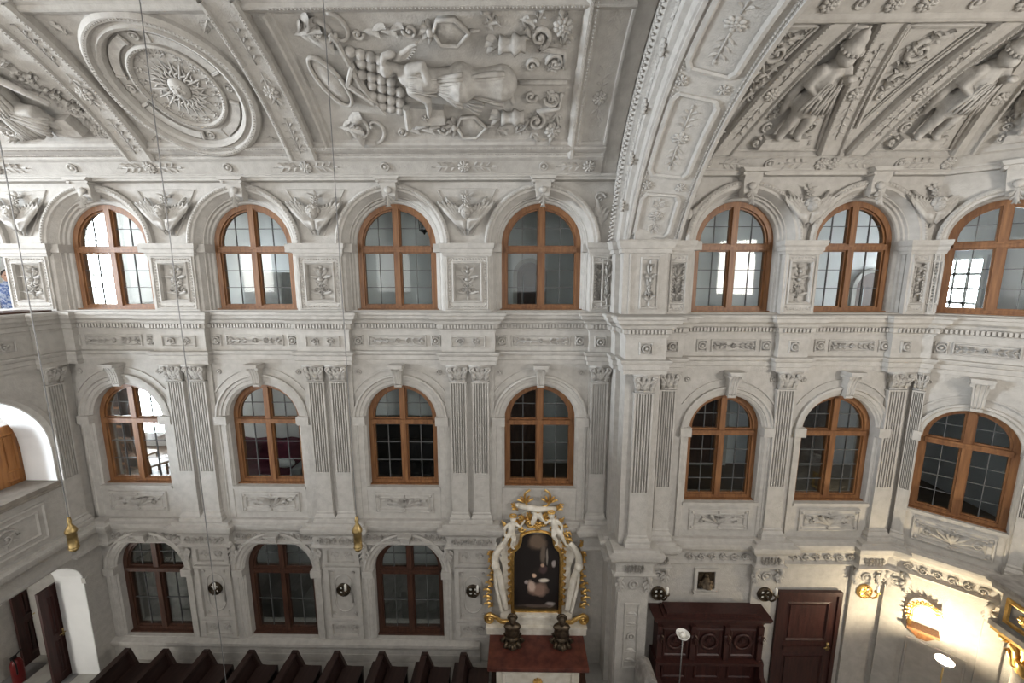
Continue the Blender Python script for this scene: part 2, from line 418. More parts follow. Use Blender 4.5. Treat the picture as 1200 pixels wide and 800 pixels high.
def bracket_leaf():   # corbel scroll under the lower cornice
    mb = MB()
    spiral(mb, 0, .10, .07, 1.3, PI/2, 1, .03, y=-.05, n=16)
    mb.tube([(.0, -.10, .17), (.06, -.09, .06), (.05, -.06, -.10), (0, -.03, -.28)], [.05, .055, .045, .015], 7, .8)
    acanthus(mb, .03, .05, -PI/2, .32, -.06, .05)
    return mb

# ------------------------------------------------------------------ levels and bays
NAVE = [-7.377, -4.777, -2.177, .423]; NPIER = [-8.677, -6.077, -3.477, -.877]
CH = [3.63, 5.59]; CY = -.32; NY = .14; CV = -.42; AV0 = (6.65, -.42)
AP0 = (6.687, -.32); APA = math.radians(41); APL = 1.535; APW = .757
XL = -8.3                      # front of the west gallery wall
Z3 = dict(z0=-.58, zs=.59, r=.71, out=1.0); Z2 = dict(z0=-3.97, zs=-2.62, r=.665, out=.88); Z1 = dict(z0=-7.30, zs=-5.80, r=.69, out=.90)
def apt(u, o=0):
    c, s_ = math.cos(APA), math.sin(APA); return (AP0[0]+u*c-o*s_, AP0[1]-u*s_-o*c)

# ------------------------------------------------------------------ structure: walls
def wall(name, x0, x1, z0, z1, holes, loc, rz, label, thick=.45, m='stucco'):
    mb = MB(); mb.prism([(x0, z0), (x1, z0), (x1, z1), (x0, z1)], 0, thick, holes)
    return tag(mb.build(name, m, None, loc, rz), label, 'wall', kind='structure')
h = [arch_poly(x, .88, Z3['z0'], Z3['zs']) for x in NAVE] + [arch_poly(-9.977, .88, Z3['z0'], Z3['zs'])]
h += [arch_poly(x, Z2['r']+.03, Z2['z0'], Z2['zs']) for x in NAVE] + [arch_poly(x, Z1['r']+.03, Z1['z0'], Z1['zs']) for x in NAVE[:3]]
wall_back = wall('wall_back', -18, 1.9, FL, 1.80, h, (0, NY, 0), 0, 'white stucco nave wall with three storeys of arched windows between fluted pilasters')
h = [arch_poly(x, .80, Z3['z0'], Z3['zs']-.0) for x in CH] + [arch_poly(x, .66, Z2['z0'], Z2['zs']) for x in CH]
wall_choir = wall('wall_choir', 1.9, 6.687, FL, 1.75, h, (0, CY, 0), 0, 'white stucco choir wall with two window bays above the dark stall and door')
wall_apse = wall('wall_apse', 0, APL, FL, 1.75, [arch_poly(APW, .66, Z3['z0'], Z3['zs']), arch_poly(APW, .60, Z2['z0'], Z2['zs'])], (AP0[0], AP0[1], 0), -APA,
                 'slanting white apse wall lit warm at the bottom by a lamp', thick=.4)
e = apt(APL)
mb = MB(); mb.box(0, 4.2, 0, .4, FL, 3.4)
wall_end = tag(mb.build('wall_right', 'stucco', None, (e[0], e[1], 0), -math.radians(84)), 'white end wall of the apse behind the high altar', 'wall', kind='structure')
# west gallery wall: local x = world y
G2 = arch_poly(-1.52, 1.16, -3.62, -2.97, 24); G2b = arch_poly(-5.2, 1.16, -3.62, -2.97, 24)
G1 = arch_poly(-1.02, .78, FL, -5.72, 24, .62); G1b = arch_poly(-5.2, .78, FL, -5.72, 24, .62)
wall_left = wall('wall_left', -7.5, .2, FL, -.58, [G2, G2b, G1, G1b], (XL, 0, 0), PI/2, 'shaded grey west gallery wall with a bright arched opening and balustrade', thick=.55)
mb = MB(); mb.prism([(-18, FL), (8.5, FL), (8.5, 1.8), (-18, 1.8)], 0, .3,
    [arch_poly(x, .72, -.55, .6) for x in [-9.977]+NAVE+CH] + [arch_poly(x, .72, -3.9, -2.7) for x in [-9.977]+NAVE+CH])  # assumed openings, added to let in the light from behind the camera
tag(mb.build('wall_front', 'stucco', None, (0, -7.5, 0), 0), 'white stucco window wall on the near side of the nave', 'wall', kind='structure')
bpy.data.objects['wall_front'].scale = (1, -1, 1)
mb = MB(); mb.box(-18.3, -18, -7.8, 3.3, FL, 4); tag(mb.build('wall_west_end', 'white'), 'plain white west end wall beyond the gallery', 'wall', kind='structure')
mb = MB(); mb.box(-18.3, 10, -7.9, 4, FL-.2, FL)
floor = tag(mb.build('floor', 'tile_a'), 'pale stone floor of the nave', 'floor', kind='structure')

# ------------------------------------------------------------------ structure: vaults
class Vault:
    def __init__(s, d0, R, zc, org=(0, 0), ang=0):
        s.d0, s.R, s.zc, s.org, s.ang = d0, R, zc, org, ang; s.th0 = math.asin(d0/R); s.mid = R*s.th0
    def d(s, q): return s.d0 - s.R*math.sin(s.th0-q/s.R)
    def __call__(s, p):           # p = (u, -h, s)
        th = s.th0-p[2]/s.R; r = s.R+p[1]
        d = s.d0-r*math.sin(th); z = s.zc+r*math.cos(th); c, k = math.cos(s.ang), math.sin(s.ang)
        return Vector((s.org[0]+p[0]*c-d*k, s.org[1]-p[0]*k-d*c, z))
    def deep(s, p): return s((p[0], p[1]*1.55, p[2]))
    def mtx(s, u, q, h=0, roll=0):   # local frame for a copied ornament
        o = s((u, -h, q)); x = (s((u+.01, -h, q))-o).normalized(); z = (s((u, -h, q+.01))-o).normalized(); y = z.cross(x)
        m = Matrix((x, y, z)).transposed().to_4x4(); m.translation = o
        return m @ Matrix.Rotation(-roll, 4, 'Y')
VN = Vault(3.75, 4.7, -1.13); VC = Vault(3.33, 4.35, -1.15, (0, CV)); VA = Vault(3.33, 4.35, -1.15, AV0, APA)
VE = Vault(3.33, 4.35, -1.15, (AV0[0]+1.46*math.cos(APA), AV0[1]-1.46*math.sin(APA)), math.radians(84))
def vault_shell(v, ua, ub, s1, n=28, t=.12):
    mb = MB(); m = 8
    for lay in (0, t):
        o = len(mb.v); vs = []; fs = []
        for i in range(n+1):
            q = s1*i/n; a, b = ua(q), ub(q)
            for j in range(m+1): vs.append(v((a+(b-a)*j/m, lay, q)))
        for i in range(n):
            for j in range(m): k = i*(m+1)+j; fs.append((k, k+1, k+m+2, k+m+1) if lay else (k, k+m+1, k+m+2, k+1))
        mb.add(vs, fs)
    return mb
mb = vault_shell(VN, lambda q: -18, lambda q: 1.62, VN.mid*2, 48)
ceiling = tag(mb.build('ceiling', 'vault', None, smooth=True, fix=False), 'grey stucco barrel vault of the nave with relief panels', 'ceiling', kind='structure')
mb = vault_shell(VC, lambda q: 1.95, lambda q: 6.65-.3735*VC.d(q), VC.mid)
mb.merge(vault_shell(VC, lambda q: 1.95, lambda q: 6.4, VC.mid).map(lambda p: Vector((p.x, -7.5-p.y, p.z))))
ceiling_choir = tag(mb.build('ceiling_choir', 'vault', None, smooth=True, fix=False), 'grey stucco choir vault with zigzag ribs and robed figures', 'ceiling', kind='structure')
kk = 1.46/2/.3735; sA = VA.R*(VA.th0-math.asin((VA.d0-kk)/VA.R))
mb = vault_shell(VA, lambda q: .3735*VA.d(q), lambda q: max(.3735*VA.d(q)+.001, 1.46-.3935*VA.d(q)), sA)
mb.merge(vault_shell(VE, lambda q: .3935*VE.d(q), lambda q: 4.2, VE.mid))
ceiling_apse = tag(mb.build('ceiling_apse', 'vault', None, smooth=True, fix=False), 'grey stucco vault of the apse beyond the groin rib', 'ceiling', kind='structure')
mb = MB(); mb.box(-18.3, 10, -8, 4, 4.05, 4.2); mb.box(1.5, 10, -8, -7.55, 1.6, 4.1)  # added cover, never in view: stops sky light leaking through gaps in the vaults
tag(mb.build('ceiling_roof', 'vault'), 'roof slab above the stucco vaults', 'ceiling', kind='structure')

# lofts in vault coordinates
def loft_u(prof, u0, u1, n=1):
    mb = MB(); k = len(prof); fs = []; vs = []
    for i in range(n+1):
        for q, h_ in prof: vs.append((u0+(u1-u0)*i/n, -h_, q))
    for i in range(n):
        for j in range(k-1): a = i*k+j; fs.append((a, a+k, a+k+1, a+1))
    return mb.add(vs, fs)
def loft_s(prof, s0, s1, n=20, shear=0, u0=0):
    mb = MB(); k = len(prof); fs = []; vs = []
    for i in range(n+1):
        for u, h_ in prof: vs.append((u0+u+shear*i/n, -h_, s0+(s1-s0)*i/n))
    for i in range(n):
        for j in range(k-1): a = i*k+j; fs.append((a, a+1, a+k+1, a+k))
    return mb.add(vs, fs)
BAND = [(0, 0), (0, .06), (.035, .06), (.035, .03), (.27, .03), (.27, .06), (.32, .075), (.34, .05), (.38, .05), (.40, .075), (.46, .11), (.50, .11), (.51, .05), (.55, .04), (.57, 0)]
loft_u(BAND, -18, 1.37, 1).map(VN).build('frieze_band', 'vault', ceiling)
BT = [(q+2.30-.0, h_) for q, h_ in [(0, 0), (.02, .05), (.08, .09), (.11, .09), (.13, .05), (.17, .05), (.17, .03), (.45, .03), (.47, .07), (.52, .07), (.54, 0)]]
loft_u(BT, -18, 1.37, 1).map(VN).build('upper_band', 'vault', ceiling)
loft_s([(.77, 0), (.78, .05), (.83, .10), (.87, .10), (.89, .05), (.95, .06), (.99, .03), (1.33, .03), (1.34, .06), (1.37, .06), (1.37, 0)], .30, VN.mid*1.2, 30).map(VN).build('side_band', 'vault', ceiling)
loft_s([(-3.02, .11), (-2.99, .10), (-2.97, .05), (-2.93, .04), (-2.91, 0)], .50, 2.32, 16).map(VN).build('panel_moulding', 'vault', ceiling)
RIB = [(-.23, 0), (-.23, .10), (-.20, .14), (-.165, .14), (-.15, .10), (.15, .10), (.165, .14), (.20, .14), (.23, .10), (.23, 0)]
def bead_line(v, pts, r=.013, step=.04):
    mb = MB()
    for (u0, s0, h0), (u1, s1, h1) in zip(pts[:-1], pts[1:]):
        L = math.hypot(u1-u0, s1-s0); n = max(1, int(L/step))
        for i in range(n):
            t = i/n; p = v((u0+(u1-u0)*t, -(h0+(h1-h0)*t), s0+(s1-s0)*t))
            mb.add([p+Vector(q)*r for q in ((1,0,0),(-1,0,0),(0,1,0),(0,-1,0),(0,0,1),(0,0,-1))], [(0,2,4),(2,1,4),(1,3,4),(3,0,4),(2,0,5),(1,2,5),(3,1,5),(0,3,5)])
    return mb
for xc in (-8.75, -6.08, -3.44):
    rib = loft_s(RIB, .30, 2.50, 22, 0, xc).map(VN).build('rib', 'vault', ceiling)
    g = MB()
    for q0, q1 in ((.42, 1.02), (1.62, 1.08), (1.72, 2.3)):
        sprig(g, 0, q0, PI/2 if q1 > q0 else -PI/2, abs(q1-q0), .10, -.10, 4)
    rosette(g, 0, 1.35, .11, -.10, 9)
    for p in g.v: p.x += xc
    g.map(VN).build('garland', 'relief', rib, smooth=True)
    b = bead_line(VN, [(xc-.185, .55, .145), (xc-.185, 2.4, .145)], .014)
    b.merge(bead_line(VN, [(xc+.185, .55, .145), (xc+.185, 2.4, .145)], .014)); stuff(b.build('bead_row', 'relief', rib))
b = MB()
for u0, u1, q, h_ in ((-18, 1.0, .48, .115), (-18, 1.0, .36, .055), (-2.9, .8, 2.39, .095)): b.merge(bead_line(VN, [(u0, q, h_), (u1, q, h_)], .014, .045))
for u in (.85, .92): b.merge(bead_line(VN, [(u, .5, .10), (u, 2.8, .10)], .014, .045))
stuff(b.build('bead_row', 'relief', ceiling))
# frieze rosettes and sprigs, shared meshes
g = MB(); rosette(g, 0, 0, .105, 0, 9); ME_ros = g.mesh('rosette', 'relief', True)
g = MB(); boss(g, 0, 0, .075, 0); ME_boss = g.mesh('boss', 'relief', True)
g = MB(); sprig(g, .10, 0, 0, .42, .11, 0, 3); ME_sprig = g.mesh('sprig', 'relief', True)
for x in NPIER + [-7.377+1.3-2.6*2]:
    place(ME_ros, 'rosette', ceiling, mtx=VN.mtx(x, .155, .03))
    place(ME_sprig, 'sprig', ceiling, mtx=VN.mtx(x, .155, .03)); place(ME_sprig, 'sprig', ceiling, mtx=VN.mtx(x, .155, .03, PI))
place(ME_ros, 'rosette', ceiling, mtx=VN.mtx(1.16, .155, .03)); place(ME_sprig, 'sprig', ceiling, mtx=VN.mtx(1.16, .155, .03, PI))
for x in NAVE + [-9.977]: place(ME_boss, 'boss', ceiling, mtx=VN.mtx(x, .155, .03))
for q in (.85+.35, 2.5):
    place(ME_ros, 'rosette', ceiling, mtx=VN.mtx(1.16, q, .03))
    for r_ in (PI/2, -PI/2): place(ME_sprig, 'sprig', ceiling, mtx=VN.mtx(1.16, q, .03, r_))
place(ME_sprig, 'sprig', ceiling, mtx=VN.mtx(1.16, .155, .03, PI/2))

# sun medallion
OX, OS, k = -4.76, 1.36, 1.0
mb = MB(); mb.ring([(1.02, 0), (1.02, -.07), (.98, -.12), (.93, -.12), (.90, -.07), (.86, -.07), (.84, -.11), (.80, -.09), (.77, -.03), (.77, 0)], OX, OS, 0, 2*PI, 72)
med = mb.map(VN).build('sun_medallion', 'vault', ceiling)
mb = MB(); mb.ring([(.585, 0), (.585, -.04), (.56, -.06), (.53, -.05), (.51, -.02), (.51, 0)], OX, OS, 0, 2*PI, 64); mb.map(VN).build('inner_ring', 'vault', med)
b = MB()
for rr, hh in ((.955, .125), (.545, .065)):
    n = int(2*PI*rr/.045); b.merge(bead_line(VN, [(OX+rr*math.cos(2*PI*i/n), OS+rr*math.sin(2*PI*i/n), hh) for i in range(n+1)], .014))
stuff(b.build('bead_row', 'relief', med))
f = MB(); f.blob((OX, -.02, OS), (.135, .075, .155), None, 16, 8)
f.blob((OX, -.095, OS-.005), (.018, .025, .04), None, 8, 5); f.blob((OX, -.085, OS-.065), (.045, .018, .012), None, 8, 5)
for sg in (-1, 1):
    f.blob((OX+sg*.05, -.082, OS+.035), (.022, .016, .013), None, 8, 5); f.blob((OX+sg*.05, -.080, OS+.062), (.034, .016, .008), None, 8, 5); f.blob((OX+sg*.065, -.07, OS-.03), (.03, .02, .03), None, 8, 5)
f.map(VN).build('sun_face', 'relief', med, smooth=True)
for i in range(40):
    a = 2*PI*i/40; L = .40 if i % 2 == 0 else .34; pts = []
    for j in range(7):
        t = j/6; r_ = .15+(L-.15)*t; w = .03*math.sin(t*2*PI*1.3)*(i % 2); pts.append((OX+r_*math.cos(a)-w*math.sin(a), -.02, OS+r_*math.sin(a)+w*math.cos(a)))
    m_ = MB(); m_.tube(pts, [.013, .015, .016, .016, .014, .011, .004], 5); m_.map(VN).build('sun_ray', 'relief', med, smooth=True)
for i in range(16):
    a = 2*PI*(i+.5)/16; x, z = OX+.455*math.cos(a), OS+.455*math.sin(a)
    m_ = MB()
    for j in range(5): leaf(m_, x, z, a+2*PI*j/5, .055, .035, 0, .022)
    m_.map(VN).build('star', 'relief', med)
for a0, a1 in ((.35, 1.35), (1.95, 2.85), (3.5, 4.5), (5.1, 5.95)):
    m_ = MB(); m_.ring([(.745, -.015), (.745, -.045), (.64, -.045), (.64, -.015)], OX, OS, a0, a1, 16)
    for a, sg in ((a0, -1), (a1, 1)): m_.tube([(OX+.69*math.cos(a+sg*.04)+.06*q*math.cos(a), -.035, OS+.69*math.sin(a+sg*.04)+.06*q*math.sin(a)) for q in (-1, 0, 1)], .025, 6)
    m_.map(VN).build('banner', 'relief', med, smooth=False)
for a in (0, PI/2+.08, PI, 3*PI/2):
    m_ = MB(); boss(m_, OX+.69*math.cos(a), OS+.69*math.sin(a), .06, -.01); m_.map(VN).build('boss', 'relief', med, smooth=True)
for sx in (-1, 1):
    for sz in (-1, 1):
        m_ = MB(); acanthus(m_, OX+sx*1.0, OS+sz*.86, math.atan2(-sz, -sx)+.0, .2, 0, .03); m_.map(VN).build('corner_leaf', 'relief', ceiling)

# ------------------------------------------------------------------ stucco figure relief
def figure(parts, vox=.018):
    """parts: list of chains [(x,z,h,r)...]; closed tubes joined by remeshing"""
    mb = MB()
    for ch in parts:
        if len(ch) == 1: x, z, h_, r = ch[0]; mb.blob((x, -h_, z), r, None, 12, 8)
        else:
            mb.tube([(x, -h_, z) for x, z, h_, r in ch], [c[3] for c in ch], 10, .8)
            for x, z, h_, r in (ch[0], ch[-1]): mb.blob((x, -h_, z), (r*.95, r*.75, r*.95), None, 10, 6)
    return mb.remesh(vox, 4)
def folds(mb, x0, z0, x1, z1, w0, w1, n, h0, h1, r=.012):
    dx, dz = x1-x0, z1-z0; L = math.hypot(dx, dz); px, pz = -dz/L, dx/L
    for i in range(n):
        t = i/(n-1)-.5
        pts = []
        for j in range(5):
            q = j/4; w = w0+(w1-w0)*q; wob = .012*math.sin(q*5+i*1.7)
            pts.append((x0+dx*q+px*(t*w+wob), -(h0+(h1-h0)*q)-.02*math.cos(t*PI), z0+dz*q+pz*(t*w+wob)))
        mb.tube(pts, [r*.5, r, r*1.3, r*1.5, r*1.1], 5)
    return mb
# big nave panel: local u 0..3.68 (from x=-2.91), v 0..1.74 (from s=.57)
PX, PS = -2.91, .57; PW, PH = 3.66, 1.72
def P(u, v): return (PX+u*PW, PS+v*PH)
def FP(*a): return [(*P(u, v), h_, r) for u, v, h_, r in a]
fig = figure([FP((.325, .66, .12, .085)), FP((.345, .66, .09, .06), (.385, .62, .09, .06)),
    FP((.39, .60, .10, .13), (.45, .57, .12, .15), (.50, .55, .10, .14)),
    FP((.49, .56, .08, .12), (.54, .54, .09, .17), (.585, .53, .09, .25)), FP((.56, .53, .07, .14), (.66, .52, .08, .17), (.735, .51, .06, .23)),
    FP((.41, .66, .13, .085), (.46, .70, .15, .07), (.475, .60, .19, .055)),
    FP((.40, .50, .13, .085), (.455, .42, .15, .065), (.45, .32, .13, .045), (.445, .27, .12, .035)),
    FP((.72, .46, .08, .06), (.765, .44, .08, .05), (.775, .36, .08, .04)), FP((.72, .56, .08, .06), (.765, .56, .08, .05), (.775, .50, .08, .04)),
    FP((.32, .72, .14, .04), (.33, .76, .12, .05), (.36, .77, .11, .05))])
folds(fig, *P(.40, .58), *P(.50, .55), .22, .24, 5, .20, .18); folds(fig, *P(.50, .55), *P(.592, .53), .20, .48, 9, .17, .20, .024); folds(fig, *P(.60, .525), *P(.745, .51), .24, .44, 8, .14, .14, .026); folds(fig, *P(.60, .40), *P(.66, .34), .2, .25, 5, .12, .1)
root_rel = fig.map(VN.deep).build('standing_figure_relief', 'relief', ceiling, smooth=True)
m_ = MB(); x, z = P(.355, .72); feather_wing(m_, x, z, .55, .46, -1, 6, y=-.06, spread=.35); m_.map(VN.deep).build('helmet_plume', 'relief', root_rel, smooth=True)
# tablet in hand, scale shield, cartouches
m_ = MB(); x, z = P(.42, .24); m_.prism([(x-.25, z-.13), (x+.3, z-.1), (x+.3, z+.12), (x-.22, z+.15)], -.10, 0); m_.tube([(x-.25, -.1, z-.15), (x-.22, -.1, z+.16)], .05, 8)
rosette(m_, x+.02, z, .06, -.10, 5); m_.map(VN.deep).build('tablet_relief', 'relief', ceiling)
m_ = MB(); a, b_, c_, d_ = P(.175, .82), P(.265, .25), P(.31, .27), P(.22, .80)
m_.tube([(a[0], -.05, a[1]), (P(.20, .5)[0], -.06, P(.20, .5)[1]), (b_[0], -.05, b_[1])], .03, 6); m_.tube([(P(.155, .5)[0], -.06, P(.155, .5)[1]), (P(.20, .66)[0], -.07, P(.20, .66)[1])], .035, 6)
m_.tube([(P(.155, .5)[0], -.06, P(.155, .5)[1]), (P(.235, .36)[0], -.07, P(.235, .36)[1])], .035, 6); m_.tube([(P(.175, .82)[0], -.05, P(.175, .82)[1]), (P(.16, .88)[0], -.05, P(.16, .88)[1])], .03, 6)
m_.prism([P(.155, .5), P(.235, .36), P(.20, .66)][::1], -.05, 0); m_.map(VN.deep).build('shield_edge_relief', 'relief', ceiling)
for r_ in range(4):
    for c in range(6):
        u, v = .222+.033*r_+(.019 if c % 2 else 0)+.012*c*0, .74-.085*c-.02*r_
        m_ = MB(); x, z = P(u+.012*(c-2.5)*.6, v); m_.blob((x, -.03, z), (.075, .05, .072), None, 10, 5); m_.map(VN.deep).build('shield_scale', 'relief', ceiling, smooth=True)
def cartouche(x, z, rx, rz, rot=0):
    mb = MB(); R_ = Matrix.Rotation(-rot, 4, 'Y')
    b = MB(); pts = []
    for i in range(29):
        a = 2*PI*i/28; pts.append((rx*math.cos(a), -.05, rz*math.sin(a)))
    b.tube(pts, .026, 6); b.blob((0, -.015, 0), (rx*.98, .055, rz*.98), None, 20, 8)
    mb.merge(b, Matrix.Translation((x, 0, z)) @ R_); return mb
m_ = cartouche(*P(.095, .52), .15, .36, .42); m_.map(VN.deep).build('cartouche', 'relief', ceiling, smooth=True)
def shield(u, v):
    x, z = P(u, v); mb = MB(); pts = [(-.20, .0), (-.13, -.15), (.08, -.16), (.24, 0), (.08, .16), (-.13, .15)]
    mb.prism([(x+a, z+b) for a, b in pts], -.05, 0); mb.tube([(x+a, -.05, z+b) for a, b in pts+[pts[0]]], .025, 6)
    for i in range(5): a = PI+(-1+i*.5)*1.2; leaf(mb, x-.22, z, a, .16, .09, 0, .05)
    mb.blob((x-.24, -.04, z), .05, None, 8, 5); mb.tube([(x+.25, -.03, z), (x+.37, -.02, z)], [.025, .01], 6)
    return mb
for u, v in ((.565, .88), (.60, .13)): shield(u, v).map(VN.deep).build('shield_relief', 'relief', ceiling, smooth=True)
for sg, v in ((1, .80), (-1, .22)):
    m_ = MB(); x, z = P(.765, v)
    m_.tube([(x-.12, -.05, z), (x-.06, -.06, z), (x+.02, -.06, z), (x+.06, -.05, z), (x+.14, -.05, z), (x+.2, -.05, z)], [.10, .07, .07, .12, .07, .09], 8)
    for a in (-.5, 0, .5): leaf(m_, x-.12, z, PI+a, .2, .1, -.03, .05)
    m_.map(VN.deep).build('urn_relief', 'relief', ceiling, smooth=True)
m_ = MB()
for sg in (-1, 1):
    x, z = P(.87, .5+sg*.33); spiral(m_, x, z, .14, 1.5, -sg*PI/2, sg, .035, y=0, lead=[P(.965, .5+sg*.1), P(.96, .5+sg*.22)])
    x, z = P(.93, .5+sg*.14); spiral(m_, x, z, .12, 1.4, PI, -sg, .03)
    x, z = P(.845, .5+sg*.12); spiral(m_, x, z, .09, 1.3, 0, sg, .028)
    for u, v, a in ((.9, .08, .6), (.87, .22, .9), (.95, .25, 1.4), (.91, .38, .2), (.85, .3, 2.2), (.95, .42, 2.0)): acanthus(m_, *P(u, .5+sg*v), sg*a, .22, 0, .05, 2)
m_.tube([(P(.80, .5)[0], -.03, P(.80, .5)[1]), (P(.98, .5)[0], -.03, P(.98, .5)[1])], .03, 6)
m_.map(VN.deep).build('scrollwork', 'relief', ceiling, smooth=True)
for u, v in ((.945, .90), (.94, .09)):
    m_ = MB(); rosette(m_, *P(u, v), .13, 0, 9); m_.map(VN.deep).build('rosette', 'relief', ceiling, smooth=True)
m_ = MB()
for sg, v in ((1, .86), (-1, .13)):
    x, z = P(.06 if sg > 0 else .075, v); acanthus(m_, x-.1, z, .2*sg, .42, 0, .07, 4)
    spiral(m_, x+.22, z, .17, 1.2, PI/2*sg, -sg, .03); spiral(m_, x+.42, z-sg*.0, .26, .55, PI/2*sg*1.0, -sg, .03)
    leaf(m_, x+.05, z-sg*.02, sg*1.0, .35, .2, 0, .08); leaf(m_, x+.05, z-sg*.02, -sg*.5, .35, .2, 0, .08)
m_.map(VN.deep).build('corner_acanthus', 'relief', ceiling, smooth=True)
m_ = MB()
for v, u0 in ((.88, .27), (.10, .33)):
    for i in range(4): leaf(m_, *P(u0+.03*i, v), .3 if i % 2 else -.2, .22, .09, 0, .045)
    spiral(m_, *P(u0+.16, v), .09, 1.3, PI, 1, .026); spiral(m_, *P(u0-.02, v-.02), .07, 1.2, 0, -1, .024)
m_.map(VN.deep).build('leaf_scroll', 'relief', ceiling, smooth=True)
m_ = MB()
for u, v, a in ((.68, .9, .4), (.72, .93, 2.4), (.8, .95, -.3), (.86, .93, 1.2), (.70, .10, -.3), (.78, .06, .5), (.85, .08, -1.)): acanthus(m_, *P(u, v), a, .2, 0, .04, 2)
m_.map(VN.deep).build('leaf_scroll', 'relief', ceiling, smooth=True)
# west panel: seated figure with book among scrolls
QX, QS = -8.50, .57
def Q(u, v): return (QX+u*2.15, QS+v*1.72)
def FQ(*a): return [(*Q(u, v), h_, r) for u, v, h_, r in a]
fig = figure([FQ((.62, .70, .12, 0.065)), FQ((.62, .60, .08, 0.115), (.58, .48, .10, 0.137), (.56, .36, .1, 0.144)), FQ((.56, .36, .12, 0.101), (.72, .34, .14, 0.086), (.76, .18, .1, 0.058)),
   FQ((.5, .36, .12, 0.094), (.56, .2, .12, 0.072), (.55, .08, .08, 0.050)), FQ((.70, .6, .12, 0.050), (.80, .5, .14, 0.043), (.86, .40, .12, 0.036)), FQ((.54, .6, .12, 0.050), (.42, .5, .13, 0.043), (.38, .56, .12, 0.036))], .02)
folds(fig, *Q(.6, .62), *Q(.56, .32), .2, .3, 6, .16, .18, .018); folds(fig, *Q(.56, .36), *Q(.74, .2), .2, .3, 6, .18, .16, .02); folds(fig, *Q(.53, .34), *Q(.55, .1), .2, .3, 6, .18, .14, .02)
fig.map(VN.deep).build('seated_figure_relief', 'relief', ceiling, smooth=True)
m_ = MB(); x, z = Q(.78, .17); m_.prism([(x-.18, z-.12), (x+.2, z-.12), (x+.16, z+.14), (x-.2, z+.12)], -.12, 0); m_.map(VN.deep).build('book_relief', 'relief', ceiling)
m_ = MB(); rosette(m_, *Q(.955, .1), .12, 0, 9); rosette(m_, *Q(.6, .9), .12, 0, 9)
for u, v, r_, sg in ((.92, .28, .12, 1), (.78, .55, .13, -1), (.86, .4, .1, 1), (.45, .75, .15, -1), (.75, .78, .12, 1), (.3, .3, .15, 1), (.2, .6, .2, -1), (.3, .1, .12, -1)):
    spiral(m_, *Q(u, v), r_, 1.4, PI/2*sg, sg, .03)
    for a in (0, 1.2, 2.6, 4): acanthus(m_, *Q(u, v), a+u*5, r_*1.5, 0, .05, 2)
m_.map(VN.deep).build('scrollwork', 'relief', ceiling, smooth=True)

# ------------------------------------------------------------------ choir vault: bands, zigzag ribs, robed figures
CB = [(0, 0), (0, .05), (.03, .05), (.03, .025), (.225, .025), (.225, .05), (.26, .06), (.28, .03), (.30, 0)]
loft_u(CB, 1.98, 6.62, 1).map(VC).build('frieze_band', 'vault', ceiling_choir)
loft_u([(q, h_) for q, h_ in CB], 0.03, 1.41, 1).map(VA).build('frieze_band', 'vault', ceiling_apse)
CT = [(q+2.02, h_) for q, h_ in [(0, 0), (.02, .08), (.06, .11), (.10, .11), (.12, .06), (.36, .06), (.38, .11), (.44, .11), (.46, 0)]]
loft_u(CT, 2.6, 5.9, 1).map(VC).build('upper_band', 'vault', ceiling_choir)
CRIB = [(-.17, 0), (-.17, .07), (-.15, .11), (-.125, .11), (-.11, .075), (.11, .075), (.125, .11), (.15, .11), (.17, .07), (.17, 0)]
def slant_rib(ub, ut, q0=.28, q1=2.06):
    rib = loft_s(CRIB, q0, q1, 20, ut-ub, ub).map(VC).build('rib', 'vault', ceiling_choir)
    g = MB(); um = (ub+ut)/2; qm = (q0+q1)/2; a = math.atan2(q1-q0, ut-ub)
    rosette(g, um, qm, .10, -.075, 9)
    for sg in (0, PI): sprig(g, um+.12*math.cos(a+sg), qm+.12*math.sin(a+sg), a+sg, .6, .085, -.075, 4)
    g.map(VC).build('garland', 'relief', rib, smooth=True)
    b = MB()
    for o in (-.14, .14): b.merge(bead_line(VC, [(ub+o+(ut-ub)*i/10, q0+(q1-q0)*i/10, .115) for i in range(11)], .012, .035))
    stuff(b.build('bead_row', 'relief', rib)); return rib
for ub, ut in ((3.03, 3.60), (4.63, 4.16), (5.04, 5.46)): slant_rib(ub, ut)
# groin rib towards the apse
mb = MB(); n = 20
for v, sgn in ((VC, -1), (VA, 1)):
    vs = []; fs = []
    for i in range(n+1):
        q = .27+1.75*i/n; g0 = (6.65-.3735*v.d(q)) if v is VC else .3735*v.d(q)
        for o, h_ in ((0, .075), (.11, .075), (.125, .11), (.15, .11), (.17, .07), (.17, 0)): vs.append(v((g0+sgn*o, -h_, q)))
    for i in range(n):
        for j in range(5): a = i*6+j; fs.append((a, a+1, a+7, a+6))
    mb.add(vs, fs)
grib = mb.build('groin_rib', 'vault', ceiling_choir)
g = MB()
for q, r_ in ((1.1, .10),):
    rosette(g, 6.65-.3735*VC.d(q)-.03, q, r_, -.08, 9)
g.map(VC).build('rosette', 'relief', grib, smooth=True)
